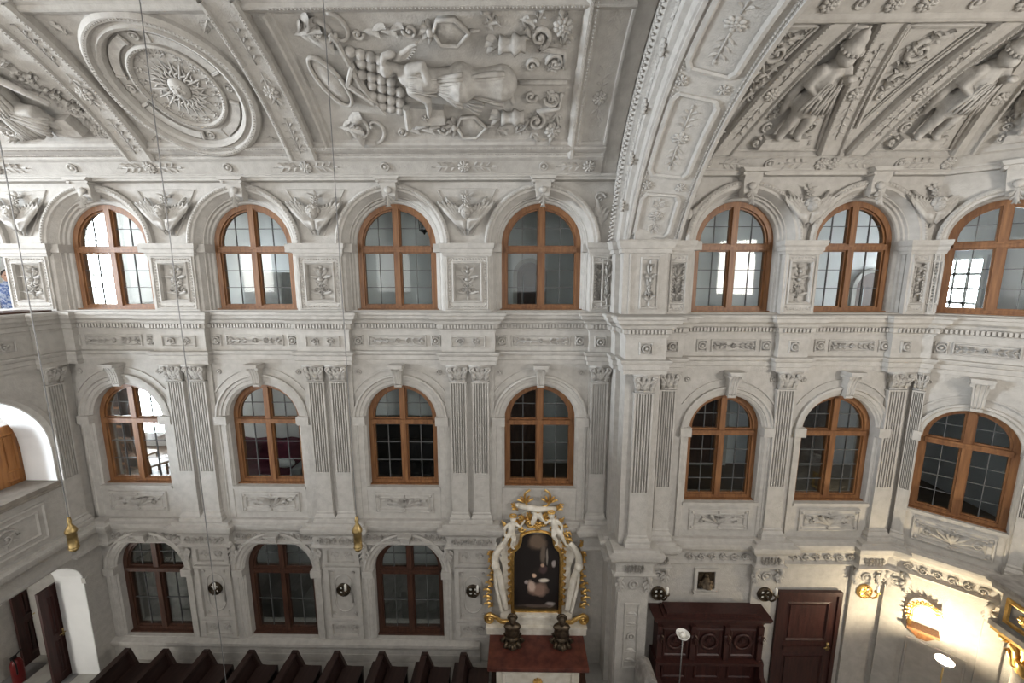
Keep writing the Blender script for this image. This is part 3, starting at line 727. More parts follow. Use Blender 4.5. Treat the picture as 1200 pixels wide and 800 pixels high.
# vertical rib beside the arch with foliage
loft_s([(2.66, 0), (2.66, .06), (2.70, .09), (2.73, .09), (2.75, .05), (2.80, .05), (2.82, .0)], .28, 2.06, 18).map(VC).build('edge_moulding', 'vault', ceiling_choir)
g = MB()
for q in (.1, .35, .62, .9, 1.25, 1.6):
    acanthus(g, 2.62-.05*(q % .3), q, PI/2+.5*math.sin(q*9), .24, 0, .05, 3)
rosette(g, 2.64, .16, .09, -.02, 8); rosette(g, 2.86, .13, .10, -.03, 9); rosette(g, 2.60, 1.05, .09, -.02, 8)
for a in (2.4, 1.9, 1.2, .6): acanthus(g, 2.85, .42, a, .26, -.02, .05, 3)
g.map(VC).build('foliage', 'relief', ceiling_choir, smooth=True)
for x, me in ((3.30, ME_ros), (3.98, ME_ros), (4.32, ME_ros), (5.36, ME_ros), (5.7, ME_ros), (4.84, ME_boss), (3.64, ME_boss)): place(me, me.name, ceiling_choir, mtx=VC.mtx(x, 2.26, .06))
for x in (3.83, 5.80): place(ME_boss, 'boss', ceiling_choir, mtx=VC.mtx(x, .13, .025))
for x in (4.62, 4.80, 6.52): place(ME_ros, 'rosette', ceiling_choir, mtx=VC.mtx(x, .13, .025))
for x, r_ in ((2.98, 0), (4.5, PI), (4.88, 0), (6.4, PI)): place(ME_sprig, 'sprig', ceiling_choir, mtx=VC.mtx(x, .13, .025, r_))
def tri_panel(uc, q0, q1, w0, w1, flip):
    g = MB()
    if flip:
        spiral(g, uc, q1-.28, .15, 1.4, PI/2, 1, .03); spiral(g, uc+.02, q1-.62, .10, 1.3, -PI/2, -1, .026); spiral(g, uc, q1-.85, .06, 1.2, PI/2, 1, .02)
        for dz, a in ((-.15, .5), (-.3, 2.6), (-.5, .8), (-.55, 2.2), (-.75, 1.2), (-.8, 1.9), (-.25, 1.6)): acanthus(g, uc, q1+dz, a, .2, 0, .05, 2)
    return g
for uc, ul, ur, ql in ((4.79, 4.37, 5.24, .66), (3.12, 2.86, 3.40, .80)):
    fr = MB(); pts = [(uc if ul > 4 else 2.90, ql), (ul+.02, 1.98), (ur-.02, 1.98)]
    for w, h_, r_ in ((0, .05, .022), (.05, .03, .012)):
        cx = sum(p[0] for p in pts)/3; cz = sum(p[1] for p in pts)/3
        pp = [(cx+(p[0]-cx)*(1-w*2.4), cz+(p[1]-cz)*(1-w*1.6)) for p in pts]
        pl = []
        for a, b in zip(pp, pp[1:]+pp[:1]): pl += [(a[0]+(b[0]-a[0])*i/8, -h_*.6, a[1]+(b[1]-a[1])*i/8) for i in range(8)]
        fr.tube(pl+[pl[0]], r_, 5)
    fr.map(VC).build('triangle_frame', 'vault', ceiling_choir)
    tri_panel(uc if ul > 4 else 3.10, ql, 1.95, 0, 0, True).map(VC.deep).build('leaf_scroll', 'relief', ceiling_choir, smooth=True)
def robed_statue(v, uc, q0, k, parent, lean=0):
    def S(x, z): return (uc+(x+lean*z)*k, q0+z*k)
    def C(*a): return [(*S(x, z), h_*k, r*k) for x, z, h_, r in a]
    fig = figure([C((0, 1.15, .10, .098)), C((0, 1.08, .07, .055), (0, 1.0, .07, .06)),
        C((0, .96, .07, .12), (-.01, .82, .09, .13), (-.02, .68, .08, .12), (-.05, .50, .08, .17)),
        C((-.09, .52, .10, .085), (-.11, .30, .10, .075), (-.13, .06, .08, .055), (-.15, .03, .11, .05)),
        C((.07, .52, .10, .085), (.09, .30, .11, .075), (.10, .06, .08, .055), (.12, .03, .11, .05)),
        C((-.14, .98, .09, .07), (-.22, .80, .12, .06), (-.08, .74, .20, .05)), C((.14, .98, .09, .07), (.25, .84, .12, .06), (.18, .98, .2, .045), (.10, 1.0, .22, .04)),
        C((-.20, .9, .03, .07), (-.27, .6, .03, .07), (-.25, .35, .03, .04))], .018)
    folds(fig, *S(0, .92), *S(-.03, .50), .2*k, .34*k, 7, .2*k, .2*k, .014)
    st = fig.map(v.deep).build('robed_statue', 'relief', parent, smooth=True)
    h_ = MB(); c = S(0, 1.245)
    h_.add(MB().lathe([(.115, 0), (.125, .02), (.115, .045), (.10, .06), (.085, .14), (.05, .21), (.015, .24), (.012, .27)], (0, 0, 0), 14).v, MB().lathe([(.115, 0), (.125, .02), (.115, .045), (.10, .06), (.085, .14), (.05, .21), (.015, .24), (.012, .27)], (0, 0, 0), 14).f)
    for i in range(14): a = 2*PI*i/14; h_.blob((.125*math.cos(a), .125*math.sin(a), .0), .026, None, 6, 4)
    h_.v = [Vector((c[0]+p.x*k*.95, p.y*k*.62-.10*k, c[1]+p.z*k)) for p in h_.v]
    h_.map(v.deep).build('tiara', 'relief', st, smooth=True)
    b = MB(); b.prism([S(-.34, -.17), S(.34, -.17), S(.30, .0), S(-.30, .0)], -.09*k, 0)
    for sg in (-1, 1): spiral(b, *S(sg*.37, -.09), .075*k, 1.3, PI/2, sg, .022*k, y=-.03)
    b.map(v.deep).build('plinth', 'relief', st)
    s_ = MB()
    for sg in (-1, 1):
        for x, z, r_ in ((.30, .12, .08), (.26, .32, .07), (.24, .5, .05)): spiral(s_, *S(sg*x, z), r_*k, 1.3, -PI/2, sg, .02*k)
        for x, z, a in ((.3, .2, 1.2), (.25, .4, .9), (.24, .55, 1.3)): acanthus(s_, *S(sg*x, z), PI/2+sg*(a-PI/2), .16*k, 0, .04, 2)
    s_.map(v.deep).build('scrollwork', 'relief', st, smooth=True)
    st['label'] = 'stucco figure in a tiara standing on a scrolled plinth'
robed_statue(VC, 3.84, .56, 1.0, ceiling_choir, .02); robed_statue(VC, 5.78, .56, .98, ceiling_choir, -.0); robed_statue(VA, .70, .50, .72, ceiling_apse)
for uc in (3.84, 5.79):
    fr = MB(); pl = []
    pts = [(uc-.60, .33), (uc+.60, .33), (uc+.10, 1.96), (uc-.03, 1.96)]
    for a, b in zip(pts, pts[1:]+pts[:1]): pl += [(a[0]+(b[0]-a[0])*i/10, -.02, a[1]+(b[1]-a[1])*i/10) for i in range(10)]
    fr.tube(pl+[pl[0]], .022, 5); fr.map(VC).build('panel_frame', 'vault', ceiling_choir)

# ------------------------------------------------------------------ chancel arch and its pier
RI, ZI, RE, ZE = 4.0, -1.45, 4.0, -.61
PI0, PE0 = math.acos((.56-ZI)/RI), math.acos((.56-ZE)/RE)
def arch_pt(k, t, X, h_=0):      # k 0 intrados .. 1 extrados, t 1 at the visible springing, -1 at the far one
    a, b = PI0*t, PE0*t
    y0, z0 = -3.75+(RI-h_)*math.sin(a), ZI+(RI-h_)*math.cos(a); y1, z1 = -3.75+RE*math.sin(b), ZE+RE*math.cos(b)
    return Vector((X, y0+(y1-y0)*k, z0+(z1-z0)*k))
def arch_loft(rows, t0=-1, t1=1, n=60):
    mb = MB(); m = len(rows); vs = []; fs = []
    for i in range(n+1):
        t = t1+(t0-t1)*i/n
        for k, X, h_ in rows: vs.append(arch_pt(k, t, X, h_))
    for i in range(n):
        for j in range(m-1): a = i*m+j; fs.append((a, a+1, a+m+1, a+m))
    return mb.add(vs, fs)
arch = empty('chancel_arch', (0, 0, 0)); arch.name = 'trim_chancel_arch'
tag(arch, 'wide white chancel arch with rosette panels between nave and choir', 'arch', kind='structure')
arch_loft([(0, 2.70, -.3), (0, 2.62, 0), (0, 2.55, 0), (.34, 1.80, 0), (.36, 1.775, 0), (.46, 1.75, 0), (.48, 1.72, 0)]).build('soffit', 'stucco', arch)
arch_loft([(.48, 1.72, 0), (.50, 1.69, 0), (.70, 1.66, 0), (.73, 1.62, 0), (.75, 1.66, 0)]).build('garland_fascia', 'stucco', arch)
arch_loft([(.75, 1.66, 0), (.78, 1.60, 0), (.86, 1.56, 0), (.94, 1.57, 0), (1, 1.60, 0), (1.0, 1.66, 0)]).build('leaf_moulding', 'stucco', arch)
# tympanum between the arch and the vault end
mb = MB(); vs = []; fs = []; n = 60
for i in range(n+1):
    t = 1-2*i/n; p = arch_pt(.9, t, 1.63); a = VN.th0*1.0*t
    q = Vector((1.63, -3.75+4.75*math.sin(a), -1.13+4.75*math.cos(a)))
    if abs(t) > .99: q = Vector((1.63, p.y+.4*t, p.z))
    vs += [p, q, p+Vector((.3, 0, 0)), q+Vector((.3, 0, 0))]
for i in range(n): a = i*4; fs += [(a, a+1, a+5, a+4), (a+2, a+6, a+7, a+3)]
mb.add(vs, fs); mb.build('tympanum', 'vault', arch)
lf = MB()
for i in range(90):
    t = .985-1.3*i/90
    o = arch_pt(.86, t, 1.565); r_ = arch_pt(1, t, 1.57)-arch_pt(.75, t, 1.57); d = (arch_pt(.86, t-.005, 1.565)-o).normalized(); r_.normalize()
    for sg in (-1, 1):
        e1 = o+r_*.055*sg+d*.03; lf.tube([o, o+(e1-o)*.5+Vector((-.012, 0, 0)), e1], [.016, .018, .006], 5)
stuff(lf.build('leaf_and_dart', 'relief', arch, smooth=True))
def face_m(k, t, X):
    o = arch_pt(k, t, X); z = (arch_pt(1, t, X)-arch_pt(.3, t, X)).normalized(); y = Vector((1, 0, 0)); x = y.cross(z); m = Matrix((x, y, z)).transposed().to_4x4(); m.translation = o; return m
for i in range(9):
    t = .86-.155*i
    place(ME_ros, 'rosette', arch, mtx=face_m(.60, t, 1.675))
    for dt in (.04, .075, .11):
        g = MB(); leaf(g, 0, 0, .4, .12, .06); leaf(g, 0, 0, PI-.4, .12, .06); leaf(g, 0, .02, PI/2, .08, .05)
        g.map(lambda p, m=face_m(.60, t-dt, 1.675): m @ p).build('garland_leaf', 'relief', arch)
def soff(p): # (u, -h, s) on the soffit
    f = min(1.0, (p[0]-2.0)/.55); return arch_pt(.34*(1-f), 1-p[2]/(RI*PI0), 1.80+.75*f+max(0, p[0]-2.55), -p[1])
def soff_mtx(u, q):
    o = soff((u, 0, q)); x = (soff((u+.02, 0, q))-o).normalized(); z = (soff((u, 0, q+.02))-o).normalized(); y = z.cross(x).normalized(); x = y.cross(z); m = Matrix((x, y, z)).transposed().to_4x4(); m.translation = o; return m
for q in (.93, 2.33, 3.73):
    for u in (2.10, 2.44):
        b = MB(); rosette(b, 0, 0, .075, 0, 7); b.map(lambda p, m=soff_mtx(u, q): m @ p).build('rosette', 'relief', arch, smooth=True)
for q0, q1 in ((.12, .80), (1.08, 2.18), (2.48, 3.58)):
    fr = MB(); pl = []
    c = .08; pts = [(2.12, q0), (2.42, q0), (2.42+.04, q0+c), (2.46, q1-c), (2.42, q1), (2.12, q1), (2.08, q1-c), (2.08, q0+c)]
    for a, b in zip(pts, pts[1:]+pts[:1]): pl += [(a[0]+(b[0]-a[0])*i/6, -.02, a[1]+(b[1]-a[1])*i/6) for i in range(6)]
    fr.tube(pl+[pl[0]], .028, 5); fr.map(soff).build('panel_frame', 'stucco', arch)
    g = MB(); qm = (q0+q1)/2
    rosette(g, 2.27, qm, .085, 0, 8)
    for sg in (1, -1): sprig(g, 2.27, qm+sg*.1, sg*PI/2, (q1-q0)/2-.2, .09, 0, 3)
    g.map(soff).build('garland', 'relief', arch, smooth=True)
b = MB()
for u in (2.06, 2.54):
    pts = [(u, .1+3.8*i/60) for i in range(61)]
    for a in range(90):
        q = .1+3.7*a/90; p = soff((u, -.02, q)); b.add([p+Vector(w)*.015 for w in ((1,0,0),(-1,0,0),(0,1,0),(0,-1,0),(0,0,1),(0,0,-1))], [(0,2,4),(2,1,4),(1,3,4),(3,0,4),(2,0,5),(1,2,5),(3,1,5),(0,3,5)])
stuff(b.build('bead_row', 'relief', arch))
for u0, u1 in ((2.0, 2.03), (2.57, 2.62)):
    mb = MB(); vs = []; fs = []
    for i in range(41):
        q = 4.2*i/40
        vs += [soff((u0, 0, q)), soff((u0, -.04, q)), soff((u1, -.04, q)), soff((u1, 0, q))]
    for i in range(40):
        for j in range(3): a = i*4+j; fs.append((a, a+1, a+5, a+4))
    mb.add(vs, fs).build('edge_fillet', 'stucco', arch)
# pier
mb = MB(); mb.box(1.78, 2.36, -.56, .4, FL, -.6); mb.box(1.70, 1.80, -.24, .4, FL, -.6)
pier = tag(mb.build('wall_pier', 'stucco'), 'tall stepped stucco pier between nave windows and choir windows', 'pier', kind='structure')
mb = MB(); mb.box(1.70, 2.42, -.44, .4, -.62, .46); mb.box(1.62, 1.74, -.24, .4, -.62, .46); mb.box(1.80, 1.83, -.46, -.2, -.6, .45); mb.build('upper_pier', 'stucco', pier)
mb = MB(); mb.sweep([(1.40, NY-.02), (1.60, NY-.02), (1.60, -.26), (1.68, -.26), (1.68, -.46), (2.44, -.46), (2.44, -.30)], [(0, .40), (.02, .40), (.02, .46), (.04, .47), (.06, .53), (.07, .57), (.09, .60), (0, .61)]); mb.build('impost', 'stucco', pier)

# ------------------------------------------------------------------ continuous mouldings
def breaks(x0, x1, y, d): return [(x0, y), (x0, y-d), (x1, y-d), (x1, y)]
PATH = [(XL, -7.4), (XL, -4.0), (XL+.12, -4.0), (XL+.12, -3.0), (XL, -3.0), (XL, -.36), (XL+.10, -.36), (XL+.10, NY-.10), (-8.02, NY-.10), (-8.02, NY)]
for xc in NPIER[1:]: PATH += breaks(xc-.47, xc+.47, NY, .12)
PATH += [(1.28, NY), (1.28, NY-.12), (1.66, NY-.12), (1.66, -.28), (1.74, -.28), (1.74, -.66), (2.38, -.66), (2.38, CY-.13), (2.73, CY-.13), (2.73, CY)]
PATH += breaks(4.56-.24, 4.56+.24, CY, .11) + [(6.16, CY), (6.16, CY-.11), (6.687-.3735*.11, CY-.11), apt(.16, .11), apt(.16, 0), apt(APL-.16, 0), apt(APL-.16, .11), apt(APL-.043, .11)]
EA = math.radians(84)
def ept(u, o=0): q = apt(APL); return (q[0]+u*math.cos(EA)-o*math.sin(EA), q[1]-u*math.sin(EA)-o*math.cos(EA))
PATH += [ept(.16, .11), ept(.16, 0), ept(1.9, 0), ept(1.9, .11), ept(2.3, .11), ept(2.3, 0), ept(4.1, 0)]
mb = MB(); mb.sweep(PATH, [(-.05, -.93), (.02, -.93), (.03, -.89), (.06, -.875), (.06, -.80), (.10, -.785), (.12, -.74), (.17, -.70), (.18, -.645), (.21, -.635), (.215, -.60), (.19, -.585), (-.2, -.578)])
trim1 = tag(mb.build('trim_1', 'stucco'), 'long white main cornice below the top storey windows', 'cornice', kind='structure')
def along(path, off, step, z, size, name, parent, m='stucco'):
    mb = MB()
    for a, b in zip(path[:-1], path[1:]):
        a, b = Vector(a), Vector(b); L = (b-a).length; n = int(L/step)
        if n < 2: continue
        d = (b-a)/L; nn = Vector((d.y, -d.x)); w, dp, h_ = size
        for i in range(n):
            c = a+d*(L*(i+.5)/n)+nn*off
            q = [c-d*w/2, c+d*w/2, c+d*w/2+nn*dp, c-d*w/2+nn*dp]
            mb.add([(*p, z) for p in q]+[(*p, z+h_) for p in q], [(0,3,2,1),(4,5,6,7),(0,1,5,4),(1,2,6,5),(2,3,7,6),(3,0,4,7)])
    return stuff(mb.build(name, m, parent))
along(PATH[9:], .055, .055, -.87, (.032, .035, .065), 'dentil_band', trim1)
mb = MB(); mb.sweep(PATH, [(-.05, -1.535), (.03, -1.535), (.03, -1.465), (.05, -1.455), (.05, -1.375), (.075, -1.36), (.09, -1.32), (.09, -1.30), (-.05, -1.29)])
trim2 = tag(mb.build('trim_2', 'stucco'), 'stepped white architrave resting on the pilaster capitals', 'architrave', kind='structure')
mb = MB(); mb.sweep(PATH, [(-.05, -1.30), (.005, -1.30), (.005, -.93), (-.05, -.93)]); mb.build('frieze', 'stucco', trim2)
mb = MB(); mb.sweep(PATH, [(-.05, -4.93), (.03, -4.93), (.04, -4.88), (.09, -4.86), (.13, -4.80), (.14, -4.74), (.16, -4.73), (.16, -4.69), (.08, -4.67), (.08, -4.62), (-.05, -4.615)])
trim3 = tag(mb.build('trim_3', 'stucco'), 'white ledge cornice between ground storey and middle storey', 'cornice', kind='structure')
mb = MB(); mb.sweep(PATH, [(-.05, -5.16), (.05, -5.16), (.06, -5.13), (.02, -5.11), (.005, -5.10), (.005, -4.93), (-.05, -4.92)]); mb.build('frieze', 'stucco', trim3)
mb = MB(); mb.sweep([(-18, 0), (1.7, 0)], [(-.2, 1.62), (.02, 1.62), (.03, 1.65), (.06, 1.67), (.06, 1.71), (-.2, 1.74)])
trim4 = tag(mb.build('trim_4', 'stucco'), 'thin moulding where the nave vault springs from the wall', 'moulding', kind='structure')
mb = MB(); mb.sweep([(1.98, CV), (6.65, CV), apt(APL-.037, .1), ept(4.1, .1)], [(-.2, 1.58), (.02, 1.58), (.03, 1.61), (.05, 1.63), (.05, 1.67), (-.2, 1.70)])
trim5 = tag(mb.build('trim_5', 'stucco'), 'thin moulding where the choir vault springs from the wall', 'moulding', kind='structure')
P1 = [(XL, 0)]
mb = MB(); mb.sweep([(XL, NY), (-.75, NY)], [(-.05, -7.62), (.05, -7.62), (.05, -7.50), (.10, -7.46), (.12, -7.40), (.12, -7.34), (.02, -7.32), (-.2, -7.31)])
mb.sweep([(XL, NY), (-.75, NY)], [(-.05, FL), (.06, FL), (.06, -7.62), (-.05, -7.62)])
baseboard = tag(mb.build('baseboard_back', 'stucco'), 'stone sill ledge and plinth running behind the pews', 'baseboard', kind='structure')

# ------------------------------------------------------------------ windows
def clip(poly, cx, cz, r, n=48):
    cp = [(cx+r*math.cos(2*PI*i/n), cz+r*math.sin(2*PI*i/n)) for i in range(n)]
    out = poly
    for (ax, az), (bx, bz) in zip(cp, cp[1:]+cp[:1]):
        src, out = out, []
        if not src: break
        ins = lambda p: (bx-ax)*(p[1]-az)-(bz-az)*(p[0]-ax) >= -1e-9
        for p, q in zip(src, src[1:]+src[:1]):
            a, b = ins(p), ins(q)
            if a: out.append(p)
            if a != b:
                d1 = (bx-ax)*(p[1]-az)-(bz-az)*(p[0]-ax); d2 = (bx-ax)*(q[1]-az)-(bz-az)*(q[0]-ax); t = d1/(d1-d2)
                out.append((p[0]+(q[0]-p[0])*t, p[1]+(q[1]-p[1])*t))
    return out
WCACHE = {}
def make_window(r, z0, zs, y0=.28, wood='oak', rows=3, fw=.085):
    key = (r, z0, zs, y0, wood, rows)
    if key in WCACHE: return WCACHE[key]
    L = []; ri = r-fw; zt = zs-.08; tw = .045; mw = .05
    def A(mb, name, m, par=None, smooth=False): L.append((name, mb.mesh(name, m, smooth), par)); return len(L)-1
    A(MB().prism(arch_poly(0, r+.012, z0, zs), y0, y0+.14, [arch_poly(0, ri, z0+fw, zs)]), 'frame', wood)
    A(MB().box(-r-.03, r+.03, y0-.07, y0+.05, z0-.035, z0+.03), 'sill', wood)
    A(MB().box(-mw, mw, y0-.015, y0+.11, z0+fw-.01, zs+ri+.01), 'mullion', wood)
    t = MB(); t.box(-ri-.01, ri+.01, y0-.03, y0+.115, zt-tw, zt+tw); t.box(-ri-.01, ri+.01, y0-.045, y0, zt+tw-.035, zt+tw-.005); A(t, 'transom', wood)
    sw = .028
    for sg in (-1, 1):
        x0, x1 = sorted((sg*(mw-.005), sg*(ri+.005))); za, zb = z0+fw-.005, zt-tw+.005
        s_ = A(MB().prism([(x0, za), (x1, za), (x1, zb), (x0, zb)], y0+.03, y0+.09, [[(x0+sw, za+sw), (x1-sw, za+sw), (x1-sw, zb-sw), (x0+sw, zb-sw)]]), 'sash', wood)
        gx0, gx1, gz0, gz1 = x0+sw-.004, x1-sw+.004, za+sw-.004, zb-sw+.004
        bars = MB(); bw = .0055
        bars.box((gx0+gx1)/2-bw, (gx0+gx1)/2+bw, y0+.045, y0+.07, gz0, gz1)
        for i in range(1, rows): z = gz0+(gz1-gz0)*i/rows; bars.box(gx0, gx1, y0+.045, y0+.07, z-bw, z+bw)
        A(bars, 'glazing_bar', 'lead', s_)
        w, hh = (gx1-gx0)/2, (gz1-gz0)/rows
        pm = MB().box(-w/2, w/2, -.002, .002, -hh/2, hh/2).mesh('pane', 'glass')
        for i in range(2):
            for j in range(rows): L.append(('pane', pm, s_, (gx0+w*(i+.5), y0+.057, gz0+hh*(j+.5))))
        # arched upper light
        ua, ub = zt+tw-.005, zs+ri
        poly = clip([(x0, ua), (x1, ua), (x1, ub+.1), (x0, ub+.1)], 0, zs, ri+.006)
        inn = clip([(x0+sw, ua+sw), (x1-sw, ua+sw), (x1-sw, ub+.1), (x0+sw, ub+.1)], 0, zs, ri-sw)
        s_ = A(MB().prism(poly, y0+.03, y0+.09, [inn]), 'sash', wood)
        xm = (x0+x1)/2; zm = ua+(ub-ua)*.5; bars = MB()
        for q in (clip([(xm-bw, ua), (xm+bw, ua), (xm+bw, ub), (xm-bw, ub)], 0, zs, ri-.01), clip([(x0, zm-bw), (x1, zm-bw), (x1, zm+bw), (x0, zm+bw)], 0, zs, ri-.01)): bars.prism(q, y0+.045, y0+.07)
        A(bars, 'glazing_bar', 'lead', s_)
        for xa, xb in ((x0+sw-.004, xm), (xm, x1-sw+.004)):
            for za_, zb_ in ((ua+sw-.004, zm), (zm, ub)):
                q = clip([(xa, za_), (xb, za_), (xb, zb_), (xa, zb_)], 0, zs, ri-sw+.004)
                if len(q) > 2: A(MB().prism(q, y0+.055, y0+.059), 'pane', 'glass', s_)
    WCACHE[key] = L; return L
WN = [0]
def window(loc, rz, label, **k):
    WN[0] += 1
    root = tag(empty('window_%d' % WN[0], loc, rz), label, 'window', 'arched wooden windows of the church walls', 'structure')
    obs = []
    for it in make_window(**k):
        o = place(it[1], it[0], root if it[2] is None else obs[it[2]], it[3] if len(it) > 3 else (0, 0, 0)); obs.append(o)
    return root
BAYN = ['beside the open gallery corner', 'two bays from the gallery corner', 'between two pilaster pairs, left of the altar bay', 'in the bay of the side altar']
top_l = ['top storey arched oak window beside the open gallery, glaring white daylight behind', 'top storey arched oak window with a pale cabinet behind its glass',
         'top storey arched oak window with a hanging lantern behind its glass', 'top storey arched oak window with a dark arched doorway behind its glass']
mid_l = ['middle storey arched oak window with wooden chairs behind its glass', 'middle storey arched oak window with a red blanket behind its glass',
         'middle storey arched oak window with dark sofas behind its glass', 'middle storey arched oak window right above the side altar']
low_l = ['ground storey dark window with an iron railing behind its glass', 'ground storey dark window in the middle of the pew row', 'ground storey dark window next to the side altar, lit tube behind']
for i, x in enumerate(NAVE):
    window((x, .07, 0), 0, top_l[i], r=.71, z0=Z3['z0'], zs=Z3['zs'])
    window((x, .07, 0), 0, mid_l[i], r=.665, z0=Z2['z0'], zs=Z2['zs'], y0=.22)
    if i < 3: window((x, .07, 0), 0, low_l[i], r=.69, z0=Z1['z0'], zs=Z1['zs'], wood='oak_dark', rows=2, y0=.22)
for i, x in enumerate(CH):
    window((x, CY-.02, 0), 0, ['top storey oak window next to the chancel pier', 'top storey oak window between two winged cherubs of the choir'][i], r=.66, z0=Z3['z0'], zs=Z3['zs'])
    window((x, CY-.02, 0), 0, ['middle storey oak window above the dark wooden stall', 'middle storey oak window above the dark red door'][i], r=.63, z0=Z2['z0'], zs=Z2['zs'], y0=.16, rows=4)
window((*apt(APW, .03), 0), -APA, 'top storey oak window in the slanting apse wall, bright lattice behind', r=.585, z0=Z3['z0'], zs=Z3['zs'])
window((*apt(APW, .03), 0), -APA, 'middle storey oak window in the slanting apse wall', r=.56, z0=Z2['z0'], zs=Z2['zs'], y0=.14, rows=4)

# ------------------------------------------------------------------ nave and choir wall ornament
ME_cherub = cherub_head().mesh('cherub_relief', 'relief', True)
ME_cap = capital().mesh('capital', 'relief', True)
ME_key2 = keystone(.13, .19, .42, .12, .20).mesh('keystone', 'stucco'); ME_key3 = keystone(.20, .30, .46, .13, .22, False).mesh('keystone', 'stucco')
ME_key1 = keystone(.14, .18, .34, .10, .14, False).mesh('keystone', 'stucco')
ME_cand = candelabrum(.66, .30).mesh('candelabrum_relief', 'relief', True)
ME_brk = bracket_leaf().mesh('corbel', 'relief', True)
bm_ = bracket_leaf(); bm_.v = [Vector((-p.x, p.y, p.z)) for p in bm_.v]; bm_.f = [tuple(reversed(f)) for f in bm_.f]; ME_brkm = bm_.mesh('corbel', 'relief', True)
g = MB(); acanthus(g, 0, .10, -PI/2, .26, -.16, .07, 3); g.blob((0, -.17, .14), (.07, .04, .06), None, 8, 5); ME_keyleaf = g.mesh('keystone_leaf', 'relief', True)

A3 = lambda r, o: [(o, .02), (o, -.07), (o-.03, -.09), (o-.06, -.085), (o-.075, -.06), (o-.11, -.055), (o-.125, -.02), (r+.10, .07), (r+.085, .07), (r+.075, .11), (r+.05, .12), (r+.04, .155), (r+.01, .17), (r, .20), (r, .34), (r+.20, .34), (r+.18, .02)]
def top_bay(w, xc, r, o, hole):
    zs, z0 = Z3['zs'], Z3['z0']
    arc = MB().ring(A3(r, o), xc, zs, 0, PI, 36).build('archivolt', 'stucco', w, smooth=False)
    b = MB()
    n = int(PI*o/.05)
    for i in range(n):
        a = PI*(i+.5)/n; b.blob((xc+(o-.045)*math.cos(a), -.09, zs+(o-.045)*math.sin(a)), (.02, .014, .016), Matrix.Rotation(-a, 3, 'Y'), 5, 3)
    stuff(b.build('bead_row', 'relief', arc))
    for sg in (-1, 1):
        mb = MB(); P_ = [(r+.20, -.04), (r+.14, -.02), (r+.10, .06), (r+.085, .06), (r+.075, .11), (r+.05, .12), (r+.04, .155), (r+.01, .17), (r, .20), (r, .34), (r+.2, .34)]
        poly = [(sg*p, y) for p, y in P_]; k = len(poly)
        mb.add([(xc+p, y, z0) for p, y in poly]+[(xc+p, y, zs) for p, y in poly], [(j, (j+1) % k, (j+1) % k+k, j+k) for j in range(k)]+[tuple(range(k)), tuple(range(k, 2*k))]); mb.build('jamb', 'stucco', w)
        x0, x1 = sorted((xc+sg*(r-.004), xc+sg*(r+.22))); MB().box(x0, x1, -.05, .19, zs-.14, zs+.0).build('impost', 'stucco', w)
    k = place(ME_key3, 'keystone', w, (xc, 0, zs+r+.02)); k.scale = (1, 1, max(.2, (1.64-zs-r)/.46)); place(ME_keyleaf, 'keystone_leaf', w, (xc, 0, zs+r+.02))
    MB().box(xc-r-.2, xc+r+.2, -.02, .44, z0-.04, z0+.012).build('sill', 'stucco', w)
def bead_frame(x0, x1, z0, z1, y, step=.045, s=.026):
    b = MB()
    def run(ax, az, bx, bz):
        L = math.hypot(bx-ax, bz-az); n = max(1, round(L/step))
        for i in range(n):
            t = (i+.5)/n; x, z = ax+(bx-ax)*t, az+(bz-az)*t
            b.add([(x-s/2, y, z-s/2), (x+s/2, y, z-s/2), (x+s/2, y, z+s/2), (x-s/2, y, z+s/2), (x, y-.02, z)], [(0,1,4),(1,2,4),(2,3,4),(3,0,4)])
    run(x0, z0, x1, z0); run(x0, z1, x1, z1); run(x0, z0, x0, z1); run(x1, z0, x1, z1); return b
def top_pier(w, xc, hw, y=-.10, cand=True):
    z0, z1 = -.58, .40
    rx, ra, rb = hw*.56, z0+.20, z1-.16
    mb = MB(); mb.prism([(xc-hw, z0), (xc+hw, z0), (xc+hw, z1), (xc-hw, z1)], y, 0, [[(xc-rx, ra), (xc+rx, ra), (xc+rx, rb), (xc-rx, rb)]])
    p = mb.build('pier', 'stucco', w)
    mb = MB(); mb.frame(xc-hw+.03, xc+hw-.03, z0+.03, z1-.02, [(0, y), (.008, y-.018), (.022, y-.018), (.03, y)]); mb.frame(xc-rx-.045, xc+rx+.045, ra-.045, rb+.045, [(0, y), (.008, y-.025), (.025, y-.03), (.045, y+.01)]); mb.build('panel_frame', 'stucco', p)
    i = hw-.03-.055; stuff(bead_frame(xc-i, xc+i, z0+.085, z1-.075, y, .05, .036).build('bead_row', 'relief', p))
    c = place(ME_cand, 'candelabrum_relief', p, (xc, -.005, (ra+rb)/2)); c.scale = (min(1.1, rx/.15), 2.0, (rb-ra)/.70)
    mb = MB(); mb.sweep([(xc-hw, 0.1), (xc-hw, y), (xc+hw, y), (xc+hw, .1)], [(-.02, .38), (.02, .38), (.03, .42), (.045, .44), (.045, .49), (.07, .52), (.08, .58), (.08, .595), (-.1, .60)]); mb.build('impost', 'stucco', p)
    return p
def spandrel(w, xc, s=1.0, z=1.10, tri=True):
    if tri:
        mb = MB()
        for pl in ([(xc-.50*s, 1.50), (xc+.50*s, 1.50), (xc+.10*s, .74), (xc-.10*s, .74)],):
            pts = []
            for (ax, az), (bx, bz) in zip(pl, pl[1:]+pl[:1]): pts += [(ax+(bx-ax)*i/4, -.005, az+(bz-az)*i/4) for i in range(4)]
            mb.tube(pts+[pts[0]], .016, 5)
        mb.build('spandrel_frame', 'stucco', w)
    c = place(ME_cherub, 'cherub_relief', w, (xc, 0, z)); c.scale = (s*1.05, 1.25, s*1.05); c['label'] = 'winged cherub head in the spandrel'
for x in NAVE: top_bay(wall_back, x, .71, 1.0, .88)
